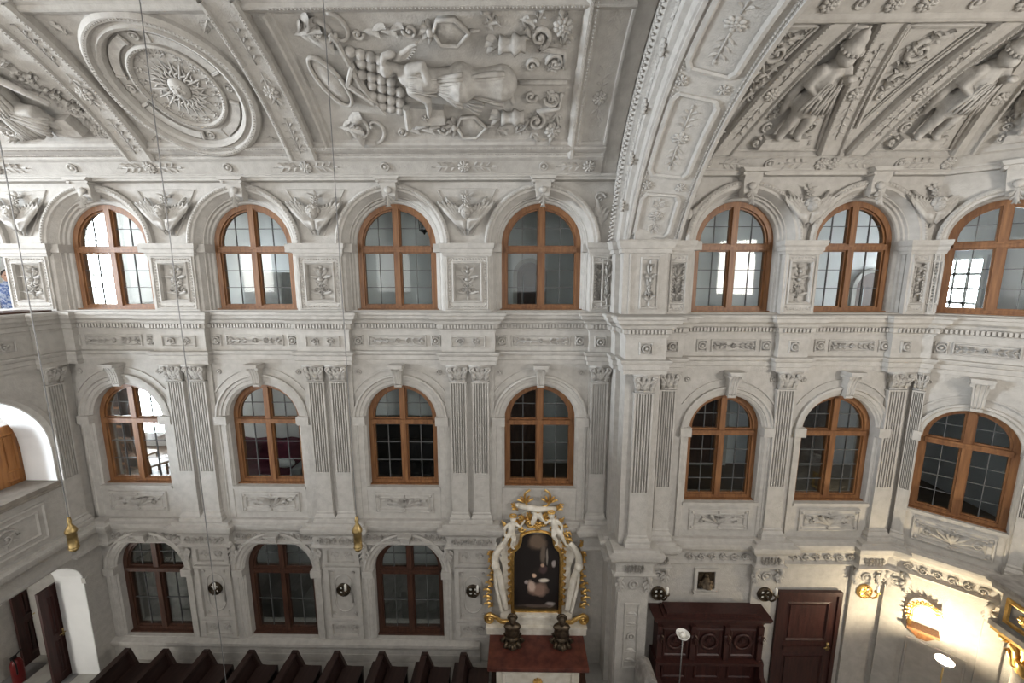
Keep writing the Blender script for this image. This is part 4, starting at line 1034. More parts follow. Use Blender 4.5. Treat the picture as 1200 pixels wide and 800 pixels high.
# open bay of the gallery
MB().ring(A3(.71, 1.0), -9.977, Z3['zs'], 0, PI, 36).build('archivolt', 'stucco', wall_back)
for x in NPIER: top_pier(wall_back, x, .40, -.07); spandrel(wall_back, x)
top_pier(wall_back, 1.43, .17, -.10); 
g = MB(); acanthus(g, 1.45, .85, PI/2+.2, .5, 0, .06, 4); spiral(g, 1.40, 1.35, .10, 1.3, 0, 1, .025); g.build('spandrel_leaf', 'relief', wall_back, smooth=True)
for x in CH: top_bay(wall_choir, x, .66, .93, .80)
for x, hw in ((4.58, .27), (6.47, .17), (2.61, .17)): top_pier(wall_choir, x, hw, -.07)
spandrel(wall_choir, 4.59, .92, 1.12, False); spandrel(wall_choir, 6.53, .92, 1.12, False)
g = MB(); feather_wing(g, 2.74, 1.0, .75, .5, -1, 6, y=-.01, spread=.3); g.blob((2.70, -.09, 1.0), (.07, .07, .09), None, 10, 6)
for a in (1.2, 1.8, 2.4): acanthus(g, 2.72, 1.2, a, .24, -.02, .05, 3)
g.build('half_cherub_relief', 'relief', wall_choir, smooth=True)
top_bay(wall_apse, APW, .585, .74, .66)
for x in (.075, APL-.075): top_pier(wall_apse, x, .07, -.06)
# pier candelabra panels of the chancel pier
for x, y, s in ((2.13, -.445, .8), (1.55, NY-.10, .5)):
    p = MB(); p.frame(x-.19*s, x+.19*s, -.5, .34, [(0, y), (.01, y-.02), (.03, y-.02), (.04, y)]); p.build('panel_frame', 'stucco', pier)
    c = place(ME_cand, 'candelabrum_relief', pier, (x, y, -.08)); c.scale = (.62*s, 2, 1.1)

# frieze panels of the main entablature (z -1.30 .. -.93)
ry = MB(); rinceau(ry, -.24, .24, 0, .16, 2); ME_fr_scroll = ry.mesh('scroll_relief', 'relief', True)
g = MB(); g.tube([(-.45, -.008, 0), (.45, -.008, 0)], .008, 5); boss(g, 0, 0, .045, 0)
for sg in (-1, 1):
    for t, w in ((.16, .08), (.28, .08), (.40, .10)):
        for s2 in (-1, 1): leaf(g, sg*t, 0, (0 if sg > 0 else PI)+s2*.7, w, .04)
    leaf(g, sg*.44, 0, 0 if sg > 0 else PI, .08, .05); spiral(g, sg*.22, .02, .03, 1.2, 0, sg, .008)
ME_fr_long = g.mesh('arabesque_relief', 'relief', True)
g = MB(); boss(g, 0, 0, .07, 0); ME_sq = g.mesh('rosette_relief', 'relief', True)
def fpanel(w, xc, hw, y, kind, zc=-1.115, hh=.105):
    mb = MB(); mb.frame(xc-hw, xc+hw, zc-hh, zc+hh, [(0, y), (.006, y-.022), (.02, y-.026), (.03, y-.006)])
    p = mb.build('frieze_panel', 'stucco', w); me = {'s': ME_fr_scroll, 'l': ME_fr_long, 'q': ME_sq}[kind]
    o = place(me, me.name.split('.')[0], p, (xc, y, zc)); ext = {'s': .26, 'l': .52, 'q': .085}[kind]
    o.scale = (hw*.92/ext if kind != 'q' else 1, 1.8, 1)
for x in NAVE:
    fpanel(wall_back, x, .53, -.008, 'l')
    for sg in (-1, 1): fpanel(wall_back, x+sg*.70, .09, -.008, 'q')
for x in NPIER[1:]: fpanel(wall_back, x, .31, -.128, 's')
for x in CH:
    fpanel(wall_choir, x, .38, -.008, 'l')
    for sg in (-1, 1): fpanel(wall_choir, x+sg*.53, .09, -.008, 'q')
for x in (4.56, 6.38): fpanel(wall_choir, x, .085, -.118, 'q')
fpanel(wall_apse, APW, .36, -.008, 'l')
for sg in (-1, 1): fpanel(wall_apse, APW+sg*.48, .08, -.008, 'q')
for x, y in ((1.47, NY-.128), (2.06, -.668), (2.555, CY-.138)): fpanel(pier, x, .11, y, 'q')
for yy in (-.9, -1.7, -2.5): fpanel(wall_left, yy, .30, -.008, 's')

# fluted pilasters
def flute_shaft(w=.30, d=.07, n=6):
    mb = MB(); z1, z0, zb, zf = -1.86, -3.62, -4.42, -4.62
    prof = [(-w/2, .02), (-w/2, -d)]; e = w*.07; fw = (w-2*e)/(n*1.0); gr = fw*.62
    for i in range(n):
        a = -w/2+e+fw*i+(fw-gr)/2; prof += [(a, -d), (a+gr*.2, -d+.036), (a+gr*.8, -d+.036), (a+gr, -d)]
    prof += [(w/2, -d), (w/2, .02)]; k = len(prof)
    vs = [(x, y, z0) for x, y in prof]+[(x, y, z1) for x, y in prof]; mb.add(vs, [(j, j+1, j+1+k, j+k) for j in range(k-1)]+[tuple(range(k)), tuple(range(k, 2*k))])
    mb.box(-w/2, w/2, -d, .02, zb, z0); mb.box(-w/2-.012, w/2+.012, -d-.012, .02, z1-.025, z1)
    return mb
def pbase(w=.30, d=.07):
    mb = MB(); mb.sweep([(-w/2, .05), (-w/2, -d), (w/2, -d), (w/2, .05)], [(-.05, -4.63), (.06, -4.63), (.06, -4.56), (.045, -4.55), (.05, -4.51), (.03, -4.48), (.015, -4.46), (.02, -4.43), (0, -4.41), (-.05, -4.41)]); return mb
ME_sh = flute_shaft().mesh('shaft', 'stucco'); ME_pb = pbase().mesh('base', 'stucco')
def pilaster(w, xc, y=0, sx=1):
    p = place(ME_sh, 'pilaster', w, (xc, y, 0)); p.scale = (sx, 1, 1)
    place(ME_pb, 'base', p); c = place(ME_cap, 'capital', p, (0, -.01, -1.855))
for x in NPIER[1:]:
    MB().box(x-.45, x+.45, -.035, .02, -4.62, -1.53).build('pilaster_backing', 'stucco', wall_back)
    for sg in (-1, 1): pilaster(wall_back, x+sg*.205, -.035)
MB().box(1.30, 1.76, -.035, .02, -4.62, -1.53).build('pilaster_backing', 'stucco', wall_back)
pilaster(wall_back, 1.49, -.035); pilaster(wall_left, -.19, 0, .9)
for x in (4.56, 6.42): pilaster(wall_choir, x, 0)
pilaster(wall_choir, 2.555, -.04, .9); pilaster(pier, 2.085, -.56, 1.05)
pilaster(wall_apse, .10, 0, .5); pilaster(wall_apse, APL-.10, 0, .5)

# middle storey window surrounds
A2 = lambda r, o: [(o, .02), (o, -.05), (o-.035, -.06), (o-.05, -.03), (o-.10, -.03), (o-.11, -.01), (r+.045, -.01), (r+.03, .01), (r, .03), (r, .30), (r+.08, .30)]
def mid_bay(w, xc, r, o, panel=True, key=ME_key2):
    zs, z0 = Z2['zs'], Z2['z0']
    MB().ring(A2(r, o), xc, zs, 0, PI, 36).build('archivolt', 'stucco', w)
    for sg in (-1, 1):
        mb = MB(); P_ = [(o-.02, .02), (o-.02, -.03), (o-.06, -.03), (o-.07, -.015), (r+.05, -.015), (r+.03, .01), (r, .03), (r, .30), (r+.08, .30)]; k = len(P_)
        poly = [(xc+sg*p, y) for p, y in P_]
        mb.add([(p, y, z0 if y > .02 else -4.62) for p, y in poly]+[(p, y, zs) for p, y in poly], [(j, (j+1) % k, (j+1) % k+k, j+k) for j in range(k)]+[tuple(range(k)), tuple(range(k, 2*k))]); mb.build('jamb', 'stucco', w)
        x0, x1 = sorted((xc+sg*(r-.01), xc+sg*(o+.01))); MB().box(x0, x1, -.075, .1, zs-.09, zs+.07).build('impost', 'stucco', w)
        b = MB(); boss(b, 0, 0, .05, 0); b.build('boss', 'relief', w, (xc+sg*min(.74, o-.08), 0, -1.70), smooth=True)
    key_ = place(key, 'keystone', w, (xc, 0, zs+r+.01)); key_.scale = (1, 1, (-1.54-zs-r)/.42)
    mb = MB(); mb.ring([(o+.13, .01), (o+.13, -.02), (o+.10, -.02), (o+.10, .01)], xc, zs, .55, PI-.55, 24); mb.build('outer_fillet', 'stucco', w)
    MB().box(xc-r-.04, xc+r+.04, -.03, .3, z0-.05, z0+.012).build('sill', 'stucco', w)
    if panel:
        hw = r*.86; za, zb = -4.50, -4.08
        mb = MB(); mb.frame(xc-hw, xc+hw, za, zb, [(0, 0), (.01, -.03), (.03, -.035), (.04, -.015), (.09, -.015), (.10, -.03), (.12, 0)]); p = mb.build('parapet_panel', 'stucco', w)
        g = MB()
        for sg in (-1, 1):
            leaf(g, 0, -.10, PI/2-sg*.75, .30, .09, 0, .05); leaf(g, 0, -.10, PI/2-sg*.35, .2, .08, 0, .05); leaf(g, 0, -.1, PI/2-sg*1.2, .36, .07, 0, .03)
            spiral(g, sg*.30, -.02, .07, 1.2, PI/2, sg, .014); leaf(g, sg*.32, .04, 0 if sg > 0 else PI, .12, .06)
        leaf(g, 0, -.12, PI/2, .2, .08, 0, .05); g.build('leaf_relief', 'relief', p, (xc, 0, -4.28), smooth=True).scale = (1, 1.7, 1)
        b = MB()
        for sx in (-1, 0, 1):
            for sz in (-1, 1): b.blob((xc+sx*(hw-.065), -.025, -4.29+sz*.145), (.03, .02, .025), None, 6, 4)
        b.build('studs', 'relief', p, smooth=True)
for i, x in enumerate(NAVE): mid_bay(wall_back, x, .665, .88, i < 3)
for x in CH: mid_bay(wall_choir, x, .63, .80)
mid_bay(wall_apse, APW, .56, .64)

# ground storey of the nave
A1 = lambda r, o: [(o, .02), (o, -.05), (o-.04, -.06), (o-.06, -.03), (o-.11, -.03), (o-.13, -.01), (r+.03, .01), (r, .03), (r, .32), (r+.08, .32)]
for x in NAVE[:3]:
    zs, z0, r, o = Z1['zs'], Z1['z0'], .69, .88
    MB().ring(A1(r, o), x, zs, 0, PI, 36).build('archivolt', 'stucco', wall_back)
    for sg in (-1, 1):
        P_ = [(o-.02, .02), (o-.02, -.03), (o-.07, -.03), (o-.08, -.015), (r+.06, -.015), (r+.03, .01), (r, .03), (r, .32), (r+.08, .32)]; k = len(P_)
        poly = [(x+sg*p, y) for p, y in P_]; mb = MB()
        mb.add([(p, y, z0) for p, y in poly]+[(p, y, zs) for p, y in poly], [(j, (j+1) % k, (j+1) % k+k, j+k) for j in range(k)]+[tuple(range(k)), tuple(range(k, 2*k))]); mb.build('jamb', 'stucco', wall_back)
        x0, x1 = sorted((x+sg*(r-.01), x+sg*(o+.01))); MB().box(x0, x1, -.075, .1, zs-.08, zs+.07).build('impost', 'stucco', wall_back)
        b = MB(); boss(b, 0, 0, .045, 0); b.build('boss', 'relief', wall_back, (x+sg*.72, 0, -5.23), smooth=True)
    key_ = place(ME_key1, 'keystone', wall_back, (x, 0, zs+r)); key_.scale = (1, 1, .55)
for x in NPIER[1:]:
    for za, zb, kind in ((-5.55, -5.28, 'p'), (-6.80, -5.72, 'o'), (-7.20, -6.93, 'p')):
        hw = .27
        mb = MB(); mb.prism([(x-hw-.09, za-.06), (x+hw+.09, za-.06), (x+hw+.09, zb+.06), (x-hw-.09, zb+.06)], -.05, 0, [[(x-hw, za), (x+hw, za), (x+hw, zb), (x-hw, zb)]])
        p = mb.build('pier_panel', 'stucco', wall_back)
        if kind == 'o':
            pts = []; zc = (za+zb)/2
            for i in range(33):
                a = 2*PI*i/32; pts.append((x+.17*math.cos(a), -.01, zc+.21*(1 if math.sin(a) > 0 else -1)+.20*math.sin(a)))
            b = MB(); b.tube(pts, .018, 5)
            for sx in (-1, 1):
                for sz in (-1, 1): boss(b, x+sx*.21, zc+sz*.46, .03)
            b.build('oval_moulding', 'stucco', p, smooth=True)
        else:
            b = MB(); rinceau(b, x-.24, x+.24, (za+zb)/2, .2, 2); b.build('scroll_relief', 'relief', p, smooth=True)
    for sg, me in ((-1, ME_brkm), (1, ME_brk)): place(me, 'corbel', wall_back, (x+sg*.44, 0, -5.24))
ry = MB(); rinceau(ry, -.55, .55, 0, .16, 6, 0, .014); ME_rin = ry.mesh('scroll_relief', 'relief', True)
for x in NAVE[:3]:
    for sg in (-1, 1): o = place(ME_rin, 'scroll_relief', trim3, (x+sg*.44, NY-.008, -5.02)); o.scale = (.62, 2.0, 1)
for x in NPIER[1:]: o = place(ME_rin, 'scroll_relief', trim3, (x, NY-.128, -5.02)); o.scale = (.72, 2.0, 1)
for x in (3.66, 5.55): o = place(ME_rin, 'scroll_relief', trim3, (x, CY-.008, -5.02)); o.scale = (1.1, 2.0, 1)
for x, y in ((4.56, CY-.118), (6.4, CY-.118), (2.06, -.668), (2.555, CY-.138)): o = place(ME_rin, 'scroll_relief', trim3, (x, y, -5.02)); o.scale = (.32, 2.0, 1)
o = place(ME_rin, 'scroll_relief', trim3, (*apt(APW, .008), -5.02), -APA); o.scale = (.95, 2.0, 1)
# ground storey of pier, choir and apse: flat pilasters with corbels
def low_pil(w, xc, hw, y, zt=-5.18):
    MB().box(xc-hw, xc+hw, y-.05, .02, FL, zt).build('pilaster', 'stucco', w)
    for sg, me in ((-1, ME_brkm), (1, ME_brk)): o = place(me, 'corbel', w, (xc+sg*(hw-.05), y-.04, -5.28)); o.scale = (.8, .8, .8)
    b = MB(); boss(b, 0, 0, .09, 0); b.build('boss', 'relief', w, (xc, y-.05, -5.38), smooth=True)
for x in (4.56, 6.36): low_pil(wall_choir, x, .24, 0)
low_pil(wall_choir, 2.57, .16, 0); low_pil(pier, 2.07, .27, -.56); low_pil(wall_apse, .2, .14, 0); low_pil(wall_apse, APL-.16, .12, 0)
b = MB(); b.frame(1.93, 2.21, -7.1, -5.75, [(0, -.61), (.01, -.635), (.03, -.635), (.04, -.61)]); b.build('panel_frame', 'stucco', pier)
for zz in (-5.95, -6.15, -6.7, -6.9): g = MB(); leaf(g, -.08, zz, 0, .16, .06, -.61); g.tube([(-.1, -.62, zz-.05), (.1, -.62, zz-.05)], .01, 5); g.build('leaf_relief', 'relief', pier, (2.07, 0, 0))
b = MB(); boss(b, 0, 0, .075, 0); b.build('boss', 'relief', pier, (2.07, -.612, -6.43), smooth=True)
b = MB(); b.frame(.42, APL-.36, -7.6, -6.35, [(0, 0), (.01, -.02), (.03, -.02), (.04, 0)]); b.build('panel_frame', 'stucco', wall_apse)

# ------------------------------------------------------------------ corridors and rooms behind the walls
def slab(mb, poly, z0, z1):
    m = MB(); m.prism(poly, 0, 1); 
    for p in m.v: mb.v.append(Vector((p.x, p.z, z0 if p.y < .5 else z1)))
    o = len(mb.v)-len(m.v); mb.f += [tuple(i+o for i in f) for f in m.f]; return mb
PLAN = [(-18, .58), (1.9, .58), (1.9, .12), (6.6, .12), apt(.12, -.39), apt(1.5, -.39), (10, -1.6), (10, 3.3), (-18, 3.3)]
SL = 'structure'
tag(slab(MB(), PLAN, -1.75, -1.62).build('floor_top_corridor', 'corridor_floor'), 'floor of the top storey corridor behind the windows', 'floor', kind=SL)
tag(slab(MB(), PLAN, 1.98, 2.1).build('ceiling_top_corridor', 'white'), 'white ceiling of the top storey corridor', 'ceiling', kind=SL)
tag(slab(MB(), PLAN, -5.0, -4.82).build('floor_middle_corridor', 'corridor_floor'), 'floor of the middle storey corridor behind the windows', 'floor', kind=SL)
tag(slab(MB(), PLAN, -1.88, -1.76).build('ceiling_middle_corridor', 'white'), 'white ceiling of the middle storey corridor', 'ceiling', kind=SL)
tag(slab(MB(), PLAN, -5.14, -5.04).build('ceiling_ground_corridor', 'ground_room'), 'dim ceiling of the ground storey corridor', 'ceiling', kind=SL)
for nm, z0, z1, m in (('top', -1.62, 1.98, 'white'), ('middle', -4.82, -1.88, 'white'), ('ground', FL, -5.14, 'ground_room')):
    mb = MB(); mb.box(-18, 10, 3.0, 3.3, z0, z1); tag(mb.build('wall_%s_corridor' % nm, m), 'back wall of the %s storey corridor behind the windows' % nm, 'wall', kind=SL)
    mb = MB(); mb.box(1.6, 1.8, .58, 3.0, z0, z1); mb.box(9.8, 10, -2, 3.0, z0, z1)
    tag(mb.build('wall_%s_partition' % nm, m), 'cross wall of the %s storey corridor at the chancel pier' % nm, 'wall', kind=SL)
# west gallery rooms
mb = MB(); mb.box(-18, XL-.5, -7.5, .0, -1.75, -1.5); tag(mb.build('floor_gallery_top', 'corridor_floor'), 'floor of the open west gallery', 'floor', kind=SL)
mb = MB(); mb.box(-18, XL-.5, -7.5, .0, -5.0, -4.75); tag(mb.build('floor_gallery_middle', 'corridor_floor'), 'floor of the middle west gallery', 'floor', kind=SL)
mb = MB(); mb.box(-11.2, -11.0, -7.5, 0, FL, -1.75); tag(mb.build('wall_gallery', 'white'), 'white back wall of the lower west galleries', 'wall', kind=SL)
mb = MB(); mb.box(XL-.6, XL+.02, -2.72, -.34, -3.68, -3.61); mb.box(XL-.6, XL+.06, -2.72, -.34, -3.72, -3.68); o = mb.build('gallery_rail', 'rail', wall_left)
o.matrix_local = Matrix.Rotation(-PI/2, 4, 'Z') @ Matrix.Translation((-XL, 0, 0))
o = MB().box(XL-.58, XL+.035, -7.4, -.02, -.60, -.555).build('parapet_rail', 'oak_dark', wall_left); o.matrix_local = Matrix.Rotation(-PI/2, 4, 'Z') @ Matrix.Translation((-XL, 0, 0))
mb = MB(); mb.frame(-2.5, -.62, -4.55, -3.85, [(0, 0), (.01, -.03), (.04, -.035), (.06, -.01), (.12, -.01), (.14, -.03), (.16, 0)])
p = mb.build('parapet_panel', 'stucco', wall_left)
mb = MB(); rinceau(mb, -2.3, -.85, -4.2, .4, 2, 0, .025); mb.build('scroll_relief', 'relief', p, smooth=True)
mb = MB(); mb.ring([(1.30, .02), (1.30, -.03), (1.22, -.05), (1.19, -.02), (1.16, 0), (1.16, .02)], -1.52, -2.97, 0, PI, 30); mb.build('archivolt', 'stucco', wall_left)
for zb, zt_, xr in ((-3.60, -2.97, -.36), (FL, -5.72, -.24)): MB().box(xr-.012, xr+.004, .002, .56, zb, zt_).build('jamb_lining', 'white', wall_left)
def lining(cx, hw, hz, zs):
    m = MB(); vs = []; fs = []
    for i in range(21):
        a = PI*i/20
        for k in (.985, 1.0):
            for y in (.002, .56): vs.append((cx+hw*k*math.cos(a), y, zs+hz*k*math.sin(a)))
    for i in range(20):
        for p, q in ((0, 1), (1, 3), (3, 2), (2, 0)): fs.append((i*4+p, i*4+q, i*4+4+q, i*4+4+p))
    return m.add(vs, fs).build('arch_lining', 'white', wall_left)
lining(-1.52, 1.16, 1.16, -2.97); lining(-1.02, .78, .62, -5.72)
for zz in (-5.72,):
    for x0, x1 in ((-.26, -.12),): MB().box(x0, x1, -.05, .03, zz-.05, zz+.06).build('impost', 'stucco', wall_left)

def panel_door(name, w, h_, label, m, th=.05, rows=((.08, .45), (.50, .92)), cols=1, structure=True):
    root = tag(empty(name), label, 'door', kind='structure' if structure else None)
    holes = []; cw = (w-.12*(cols+1))/cols
    for c in range(cols):
        for a, b in rows: x0 = .12+c*(cw+.12); holes.append([(x0, a*h_), (x0+cw, a*h_), (x0+cw, b*h_), (x0, b*h_)])
    leaf_ = MB().prism([(0, 0), (w, 0), (w, h_), (0, h_)], -th/2, th/2, holes).build('door_leaf', m, root)
    for q in holes:
        (x0, z0), (x1, _), (_, z1), _ = q
        mb = MB(); mb.box(x0-.005, x1+.005, -.008, .008, z0-.005, z1+.005); mb.frame(x0, x1, z0, z1, [(0, -th/2), (.03, -th/2-.01), (.05, -.008)]); mb.box(x0+.07, x1-.07, -.02, .0, z0+.07, z1-.07); mb.build('door_panel', m, root)
    k = MB(); k.box(w-.10, w-.05, -th/2-.015, -th/2, h_*.44, h_*.52); k.tube([(w-.075, -th/2-.01, h_*.49), (w-.075, -th/2-.06, h_*.49), (w-.19, -th/2-.06, h_*.49)], .012, 6); k.build('door_handle', 'brass', root, smooth=True)
    return root
d = panel_door('door_1', .86, 2.2, 'orange brown panelled pine door in the bright gallery opening', 'orange_wood', rows=((.05, .22), (.27, .56), (.61, .94)), cols=2); d.location = (XL-.66, -1.08, -4.75); d.rotation_euler.z = PI/2
b = MB().box(.62, .78, -.045, -.02, 1.02, 1.10).build('plate', 'steel', d)
d = panel_door('door_2', .42, 2.05, 'narrow dark door leaf at the back of the passage', 'redwood'); d.location = (-10.0, -.12, FL); d.rotation_euler.z = PI/2
d = panel_door('door_3', .36, 2.0, 'dark door leaf standing open beside the white jamb', 'redwood'); d.location = (XL-.62, -.52, FL); d.rotation_euler.z = PI/2
mb = MB(); mb.box(-10.35, -10.06, -5, 1.6, FL, -5.0); tag(mb.build('wall_passage', 'stucco'), 'beige back wall of the ground floor passage', 'wall', kind=SL)
d = panel_door('door_4', 1.02, 2.06, 'dark red panelled wooden door in the choir wall', 'redwood', rows=((.05, .40), (.53, .93)), cols=1); d.location = (4.87, CY-.05, FL)
mb = MB(); mb.prism([(-.07, 0), (0, 0), (0, 2.06), (1.02, 2.06), (1.02, 0), (1.09, 0), (1.09, 2.13), (-.07, 2.13)], -.05, .02); mb.build('door_frame', 'redwood', d)
MB().box(.12, .90, -.05, 0, .92, 1.0).build('middle_rail', 'redwood', d)
# floor tiles in the passage
ta = MB().box(-.22, .22, -.22, .22, 0, .012).mesh('floor_tile', 'tile_b'); tb = MB().box(-.22, .22, -.22, .22, 0, .012).mesh('floor_tile', 'tile_a')
for i in range(4):
    for j in range(6): place(ta if (i+j) % 2 else tb, 'floor_tile', floor, (-9.85+.45*i, -1.6+.45*j, FL))

# things seen through the windows
def back_window(name, x0, x1, z0, z1, nx, nz, label, zbase):
    root = tag(empty(name, ((x0+x1)/2, 2.98, z0)), label, 'window', kind='structure')
    w, h_ = x1-x0, z1-z0
    MB().prism([(-w/2-.08, -.08), (w/2+.08, -.08), (w/2+.08, h_+.08), (-w/2-.08, h_+.08)], -.06, .02, [[(-w/2, 0), (w/2, 0), (w/2, h_), (-w/2, h_)]]).build('frame', 'white', root)
    for i in range(nx):
        for j in range(nz):
            a, b = -w/2+w*i/nx, h_*j/nz; MB().box(a+.03, a+w/nx-.03, .0, .015, b+.03, b+h_/nz-.03).build('pane', 'daylight_pane', root)
    mb = MB()
    for i in range(1, nx): mb.box(-w/2+w*i/nx-.03, -w/2+w*i/nx+.03, -.03, .02, 0, h_)
    for j in range(1, nz): mb.box(-w/2, w/2, -.03, .02, h_*j/nz-.03, h_*j/nz+.03)
    if nx*nz > 1: mb.build('glazing_bar', 'white', root)
    return root
back_window('window_101', -11.3, -9.75, -.75, 1.75, 2, 3, 'bright outer window of the top corridor seen through the gallery bay', -1.62)
back_window('window_102', -10.9, -9.2, -4.0, -1.7, 2, 2, 'bright outer window of the middle corridor behind wooden chairs', -4.82)
bw_ = back_window('window_103', 9.2, 10.3, -.85, .40, 4, 4, 'bright latticed outer window behind the apse window', -1.62); bw_.location = (9.77, 2.2, -.85); bw_.rotation_euler.z = -PI/2
def thing(name, label, cat, loc, rz=0, group=None): return tag(empty(name, loc, rz), label, cat, group)
# cabinet
t = thing('cabinet', 'pale grey cabinet standing behind the second top window', 'cabinet', (-5.75, 2.3, -1.62))
MB().box(-.45, .45, -.25, .25, .06, 1.75).build('body', 'linen', t); MB().box(-.43, .43, -.22, .22, 0, .06).build('plinth', 'grey_cloth', t)
for sg in (-1, 1):
    dr = MB().box(min(sg*.01, sg*.43), max(sg*.01, sg*.43), -.275, -.25, .1, 1.7).build('door', 'linen', t); MB().tube([(sg*.05, -.29, .85), (sg*.05, -.29, 1.0)], .01, 6).build('handle', 'steel', dr)
# lantern
t = thing('hanging_lantern', 'small black iron lantern hanging in the top corridor', 'lantern', (-2.15+.2, 1.6, 1.98))
MB().tube([(0, 0, 0), (0, 0, -.55)], .012, 6).build('chain', 'iron', t)
mb = MB(); mb.lathe([(.02, -.5), (.05, -.56), (.12, -.62), (.13, -.64), (.02, -.63)], (0, 0, 0), 6)
for i in range(6): a = 2*PI*i/6; mb.tube([(.12*math.cos(a), .12*math.sin(a), -.63), (.10*math.cos(a), .10*math.sin(a), -.98)], .009, 5)
mb.lathe([(.11, -.98), (.11, -1.0), (.03, -1.04), (.01, -1.08)], (0, 0, 0), 6); mb.build('cage', 'iron', t)
MB().lathe([(.09, -.65), (.08, -.97)], (0, 0, 0), 6).build('glass', 'glass', t)
# dark arched doorways
def dark_doorway(name, x, z0, w, h_, label, y=2.97):
    root = tag(empty(name, (x, y, z0)), label, 'door', kind='structure')
    MB().prism(arch_poly(0, w/2, 0, h_-w/2, 16), 0, .04).build('door_leaf', 'oak_dark', root)
    MB().prism(arch_poly(0, w/2+.1, 0, h_-w/2, 16), -.05, .03, [arch_poly(0, w/2, -.0+.001, h_-w/2, 16)]).build('door_frame', 'stucco', root)
    mb = MB(); mb.tube([(-w*.25, -.01, .1), (-w*.25, -.01, h_-.3)], .012, 5); mb.tube([(w*.25, -.01, .1), (w*.25, -.01, h_-.3)], .012, 5); mb.build('grille', 'steel', root)
dark_doorway('door_5', .30, -1.62, .62, 2.0, 'dark arched doorway seen through the top window of the altar bay')
dark_doorway('door_6', 4.75, -4.82, 1.15, 2.1, 'dark arched doorway seen through the window above the stall')
dark_doorway('door_7', 7.35, -4.82, 1.3, 2.5, 'dark arched doorway seen through the window above the red door')
dark_doorway('door_8', 8.6, -1.62, .75, 1.75, 'dark low doorway behind the top choir window')
mb = MB()
t = thing('cupboard', 'tall dark cupboard behind the middle window of the altar bay', 'cupboard', (.15, 2.55, -4.82))
MB().box(-.75, .35, -.3, .3, 0, 2.6).build('body', 'oak_dark', t)
for x in (-.73, -.18): MB().box(x, x+.5, -.33, -.3, .1, 2.5).build('door', 'oak_dark', t)
# chairs
def chair(loc, rz, label):
    t = thing('wooden_chair', label, 'chair', loc, rz, 'wooden chairs in the middle corridor')
    MB().box(-.22, .22, -.22, .22, .43, .47).build('seat', 'oak', t)
    for x in (-.19, .19):
        MB().tube([(x, -.19, 0), (x, -.19, .43)], .022, 6).build('leg', 'oak', t); MB().tube([(x, .19, 0), (x, .2, .45), (x, .28, .95)], .022, 6).build('leg', 'oak', t)
    br = MB().box(-.2, .2, .255, .285, .85, .95).build('backrest', 'oak', t); MB().box(-.2, .2, .225, .25, .58, .62).build('lower_rail', 'oak', br)
    for i in range(5): MB().tube([(-.14+.07*i, .235, .6), (-.14+.07*i, .27, .87)], .009, 5).build('slat', 'oak', br)
    MB().tube([(-.19, -.19, .2), (.19, -.19, .2)], .012, 6).build('stretcher', 'oak', t); MB().tube([(-.19, .19, .22), (.19, .19, .22)], .012, 6).build('stretcher', 'oak', t)
chair((-7.85, 1.15, -4.40+.0), 2.6, 'light wooden slatted chair turned to the window, in front of another chair'); chair((-8.55, 1.5, -4.40), 2.9, 'wooden slatted chair standing behind the lighter chair')
MB_ = MB(); MB_.box(-12.5, -6.9, .6, 3.0, -4.82, -4.40); tag(MB_.build('floor_platform', 'corridor_floor'), 'raised floor platform of the middle corridor under the chairs', 'floor', kind=SL)
def sofa(loc, w, label, m, blanket=None):
    t = thing('sofa', label, 'sofa', loc, 0, None)
    def rb(x0, x1, y0, y1, z0, z1, nm, mm, par=t):
        b = MB(); b.box(x0, x1, y0, y1, z0, z1); o = b.build(nm, mm, par); q = o.modifiers.new('b', 'BEVEL'); q.width = .05; q.segments = 3; return o
    rb(-w/2, w/2, -.4, .4, .12, .42, 'seat', m); rb(-w/2, w/2, .22, .45, .3, .95, 'backrest', m)
    for sg in (-1, 1): rb(sg*w/2-.12, sg*w/2+.12, -.42, .42, .1, .62, 'armrest', m)
    for x in (-1, 1):
        for y in (-.3, .3): MB().box(x*w*.42-.03, x*w*.42+.03, y-.03, y+.03, 0, .13).build('leg', 'oak_dark', t)
    return t
sofa((-5.95, 1.75, -4.82), 2.0, 'grey sofa under the red blanket behind the window', 'grey_cloth'); 
b = MB(); n = 14; vs = []; fs = []
for i in range(n+1):
    for j, (y, z) in enumerate(((-.46, .36), (-.44, .47), (-.1, .50), (.12, .52), (.17, .9), (.2, 1.0), (.40, 1.02), (.5, .95), (.51, .4))):
        vs.append((-.85+1.7*i/n, y+.012*math.sin(i*1.9+j), z+.02*math.sin(i*1.3+j*2)))
for i in range(n):
    for j in range(8): a = i*9+j; fs.append((a, a+1, a+10, a+9))
b.add(vs, fs); o = b.build('blanket', 'red_cloth', None, (-5.95, 1.75, -4.82), smooth=True); q = o.modifiers.new('s', 'SOLIDIFY'); q.thickness = .03
tag(o, 'dark red blanket thrown over the grey sofa behind the window', 'blanket')
b = MB(); b.blob((0, 0, 0), (.24, .10, .11), None, 14, 9); tag(b.build('pillow', 'linen', None, (-5.35, 1.62, -4.20), smooth=True), 'white pillow leaning on the red blanket', 'pillow')
sofa((-2.95, 1.9, -4.82), 2.2, 'black sofa with higher back behind the window left of the altar bay', 'dark_cloth')
t = thing('sideboard', 'dark low sideboard behind the black sofa', 'sideboard', (-3.0, 2.7, -4.82)); MB().box(-1.2, 1.2, -.25, .25, 0, 1.25).build('body', 'dark_cloth', t); MB().box(-1.25, 1.25, -.28, .28, 1.25, 1.3).build('top', 'grey_cloth', t)
t = thing('dark_bookcase', 'dark wooden bookcase beside the chairs in the middle corridor', 'bookcase', (-9.35, 1.9, -4.40)); MB().box(-.3, .3, -.2, .2, 0, 1.9).build('body', 'redwood', t)
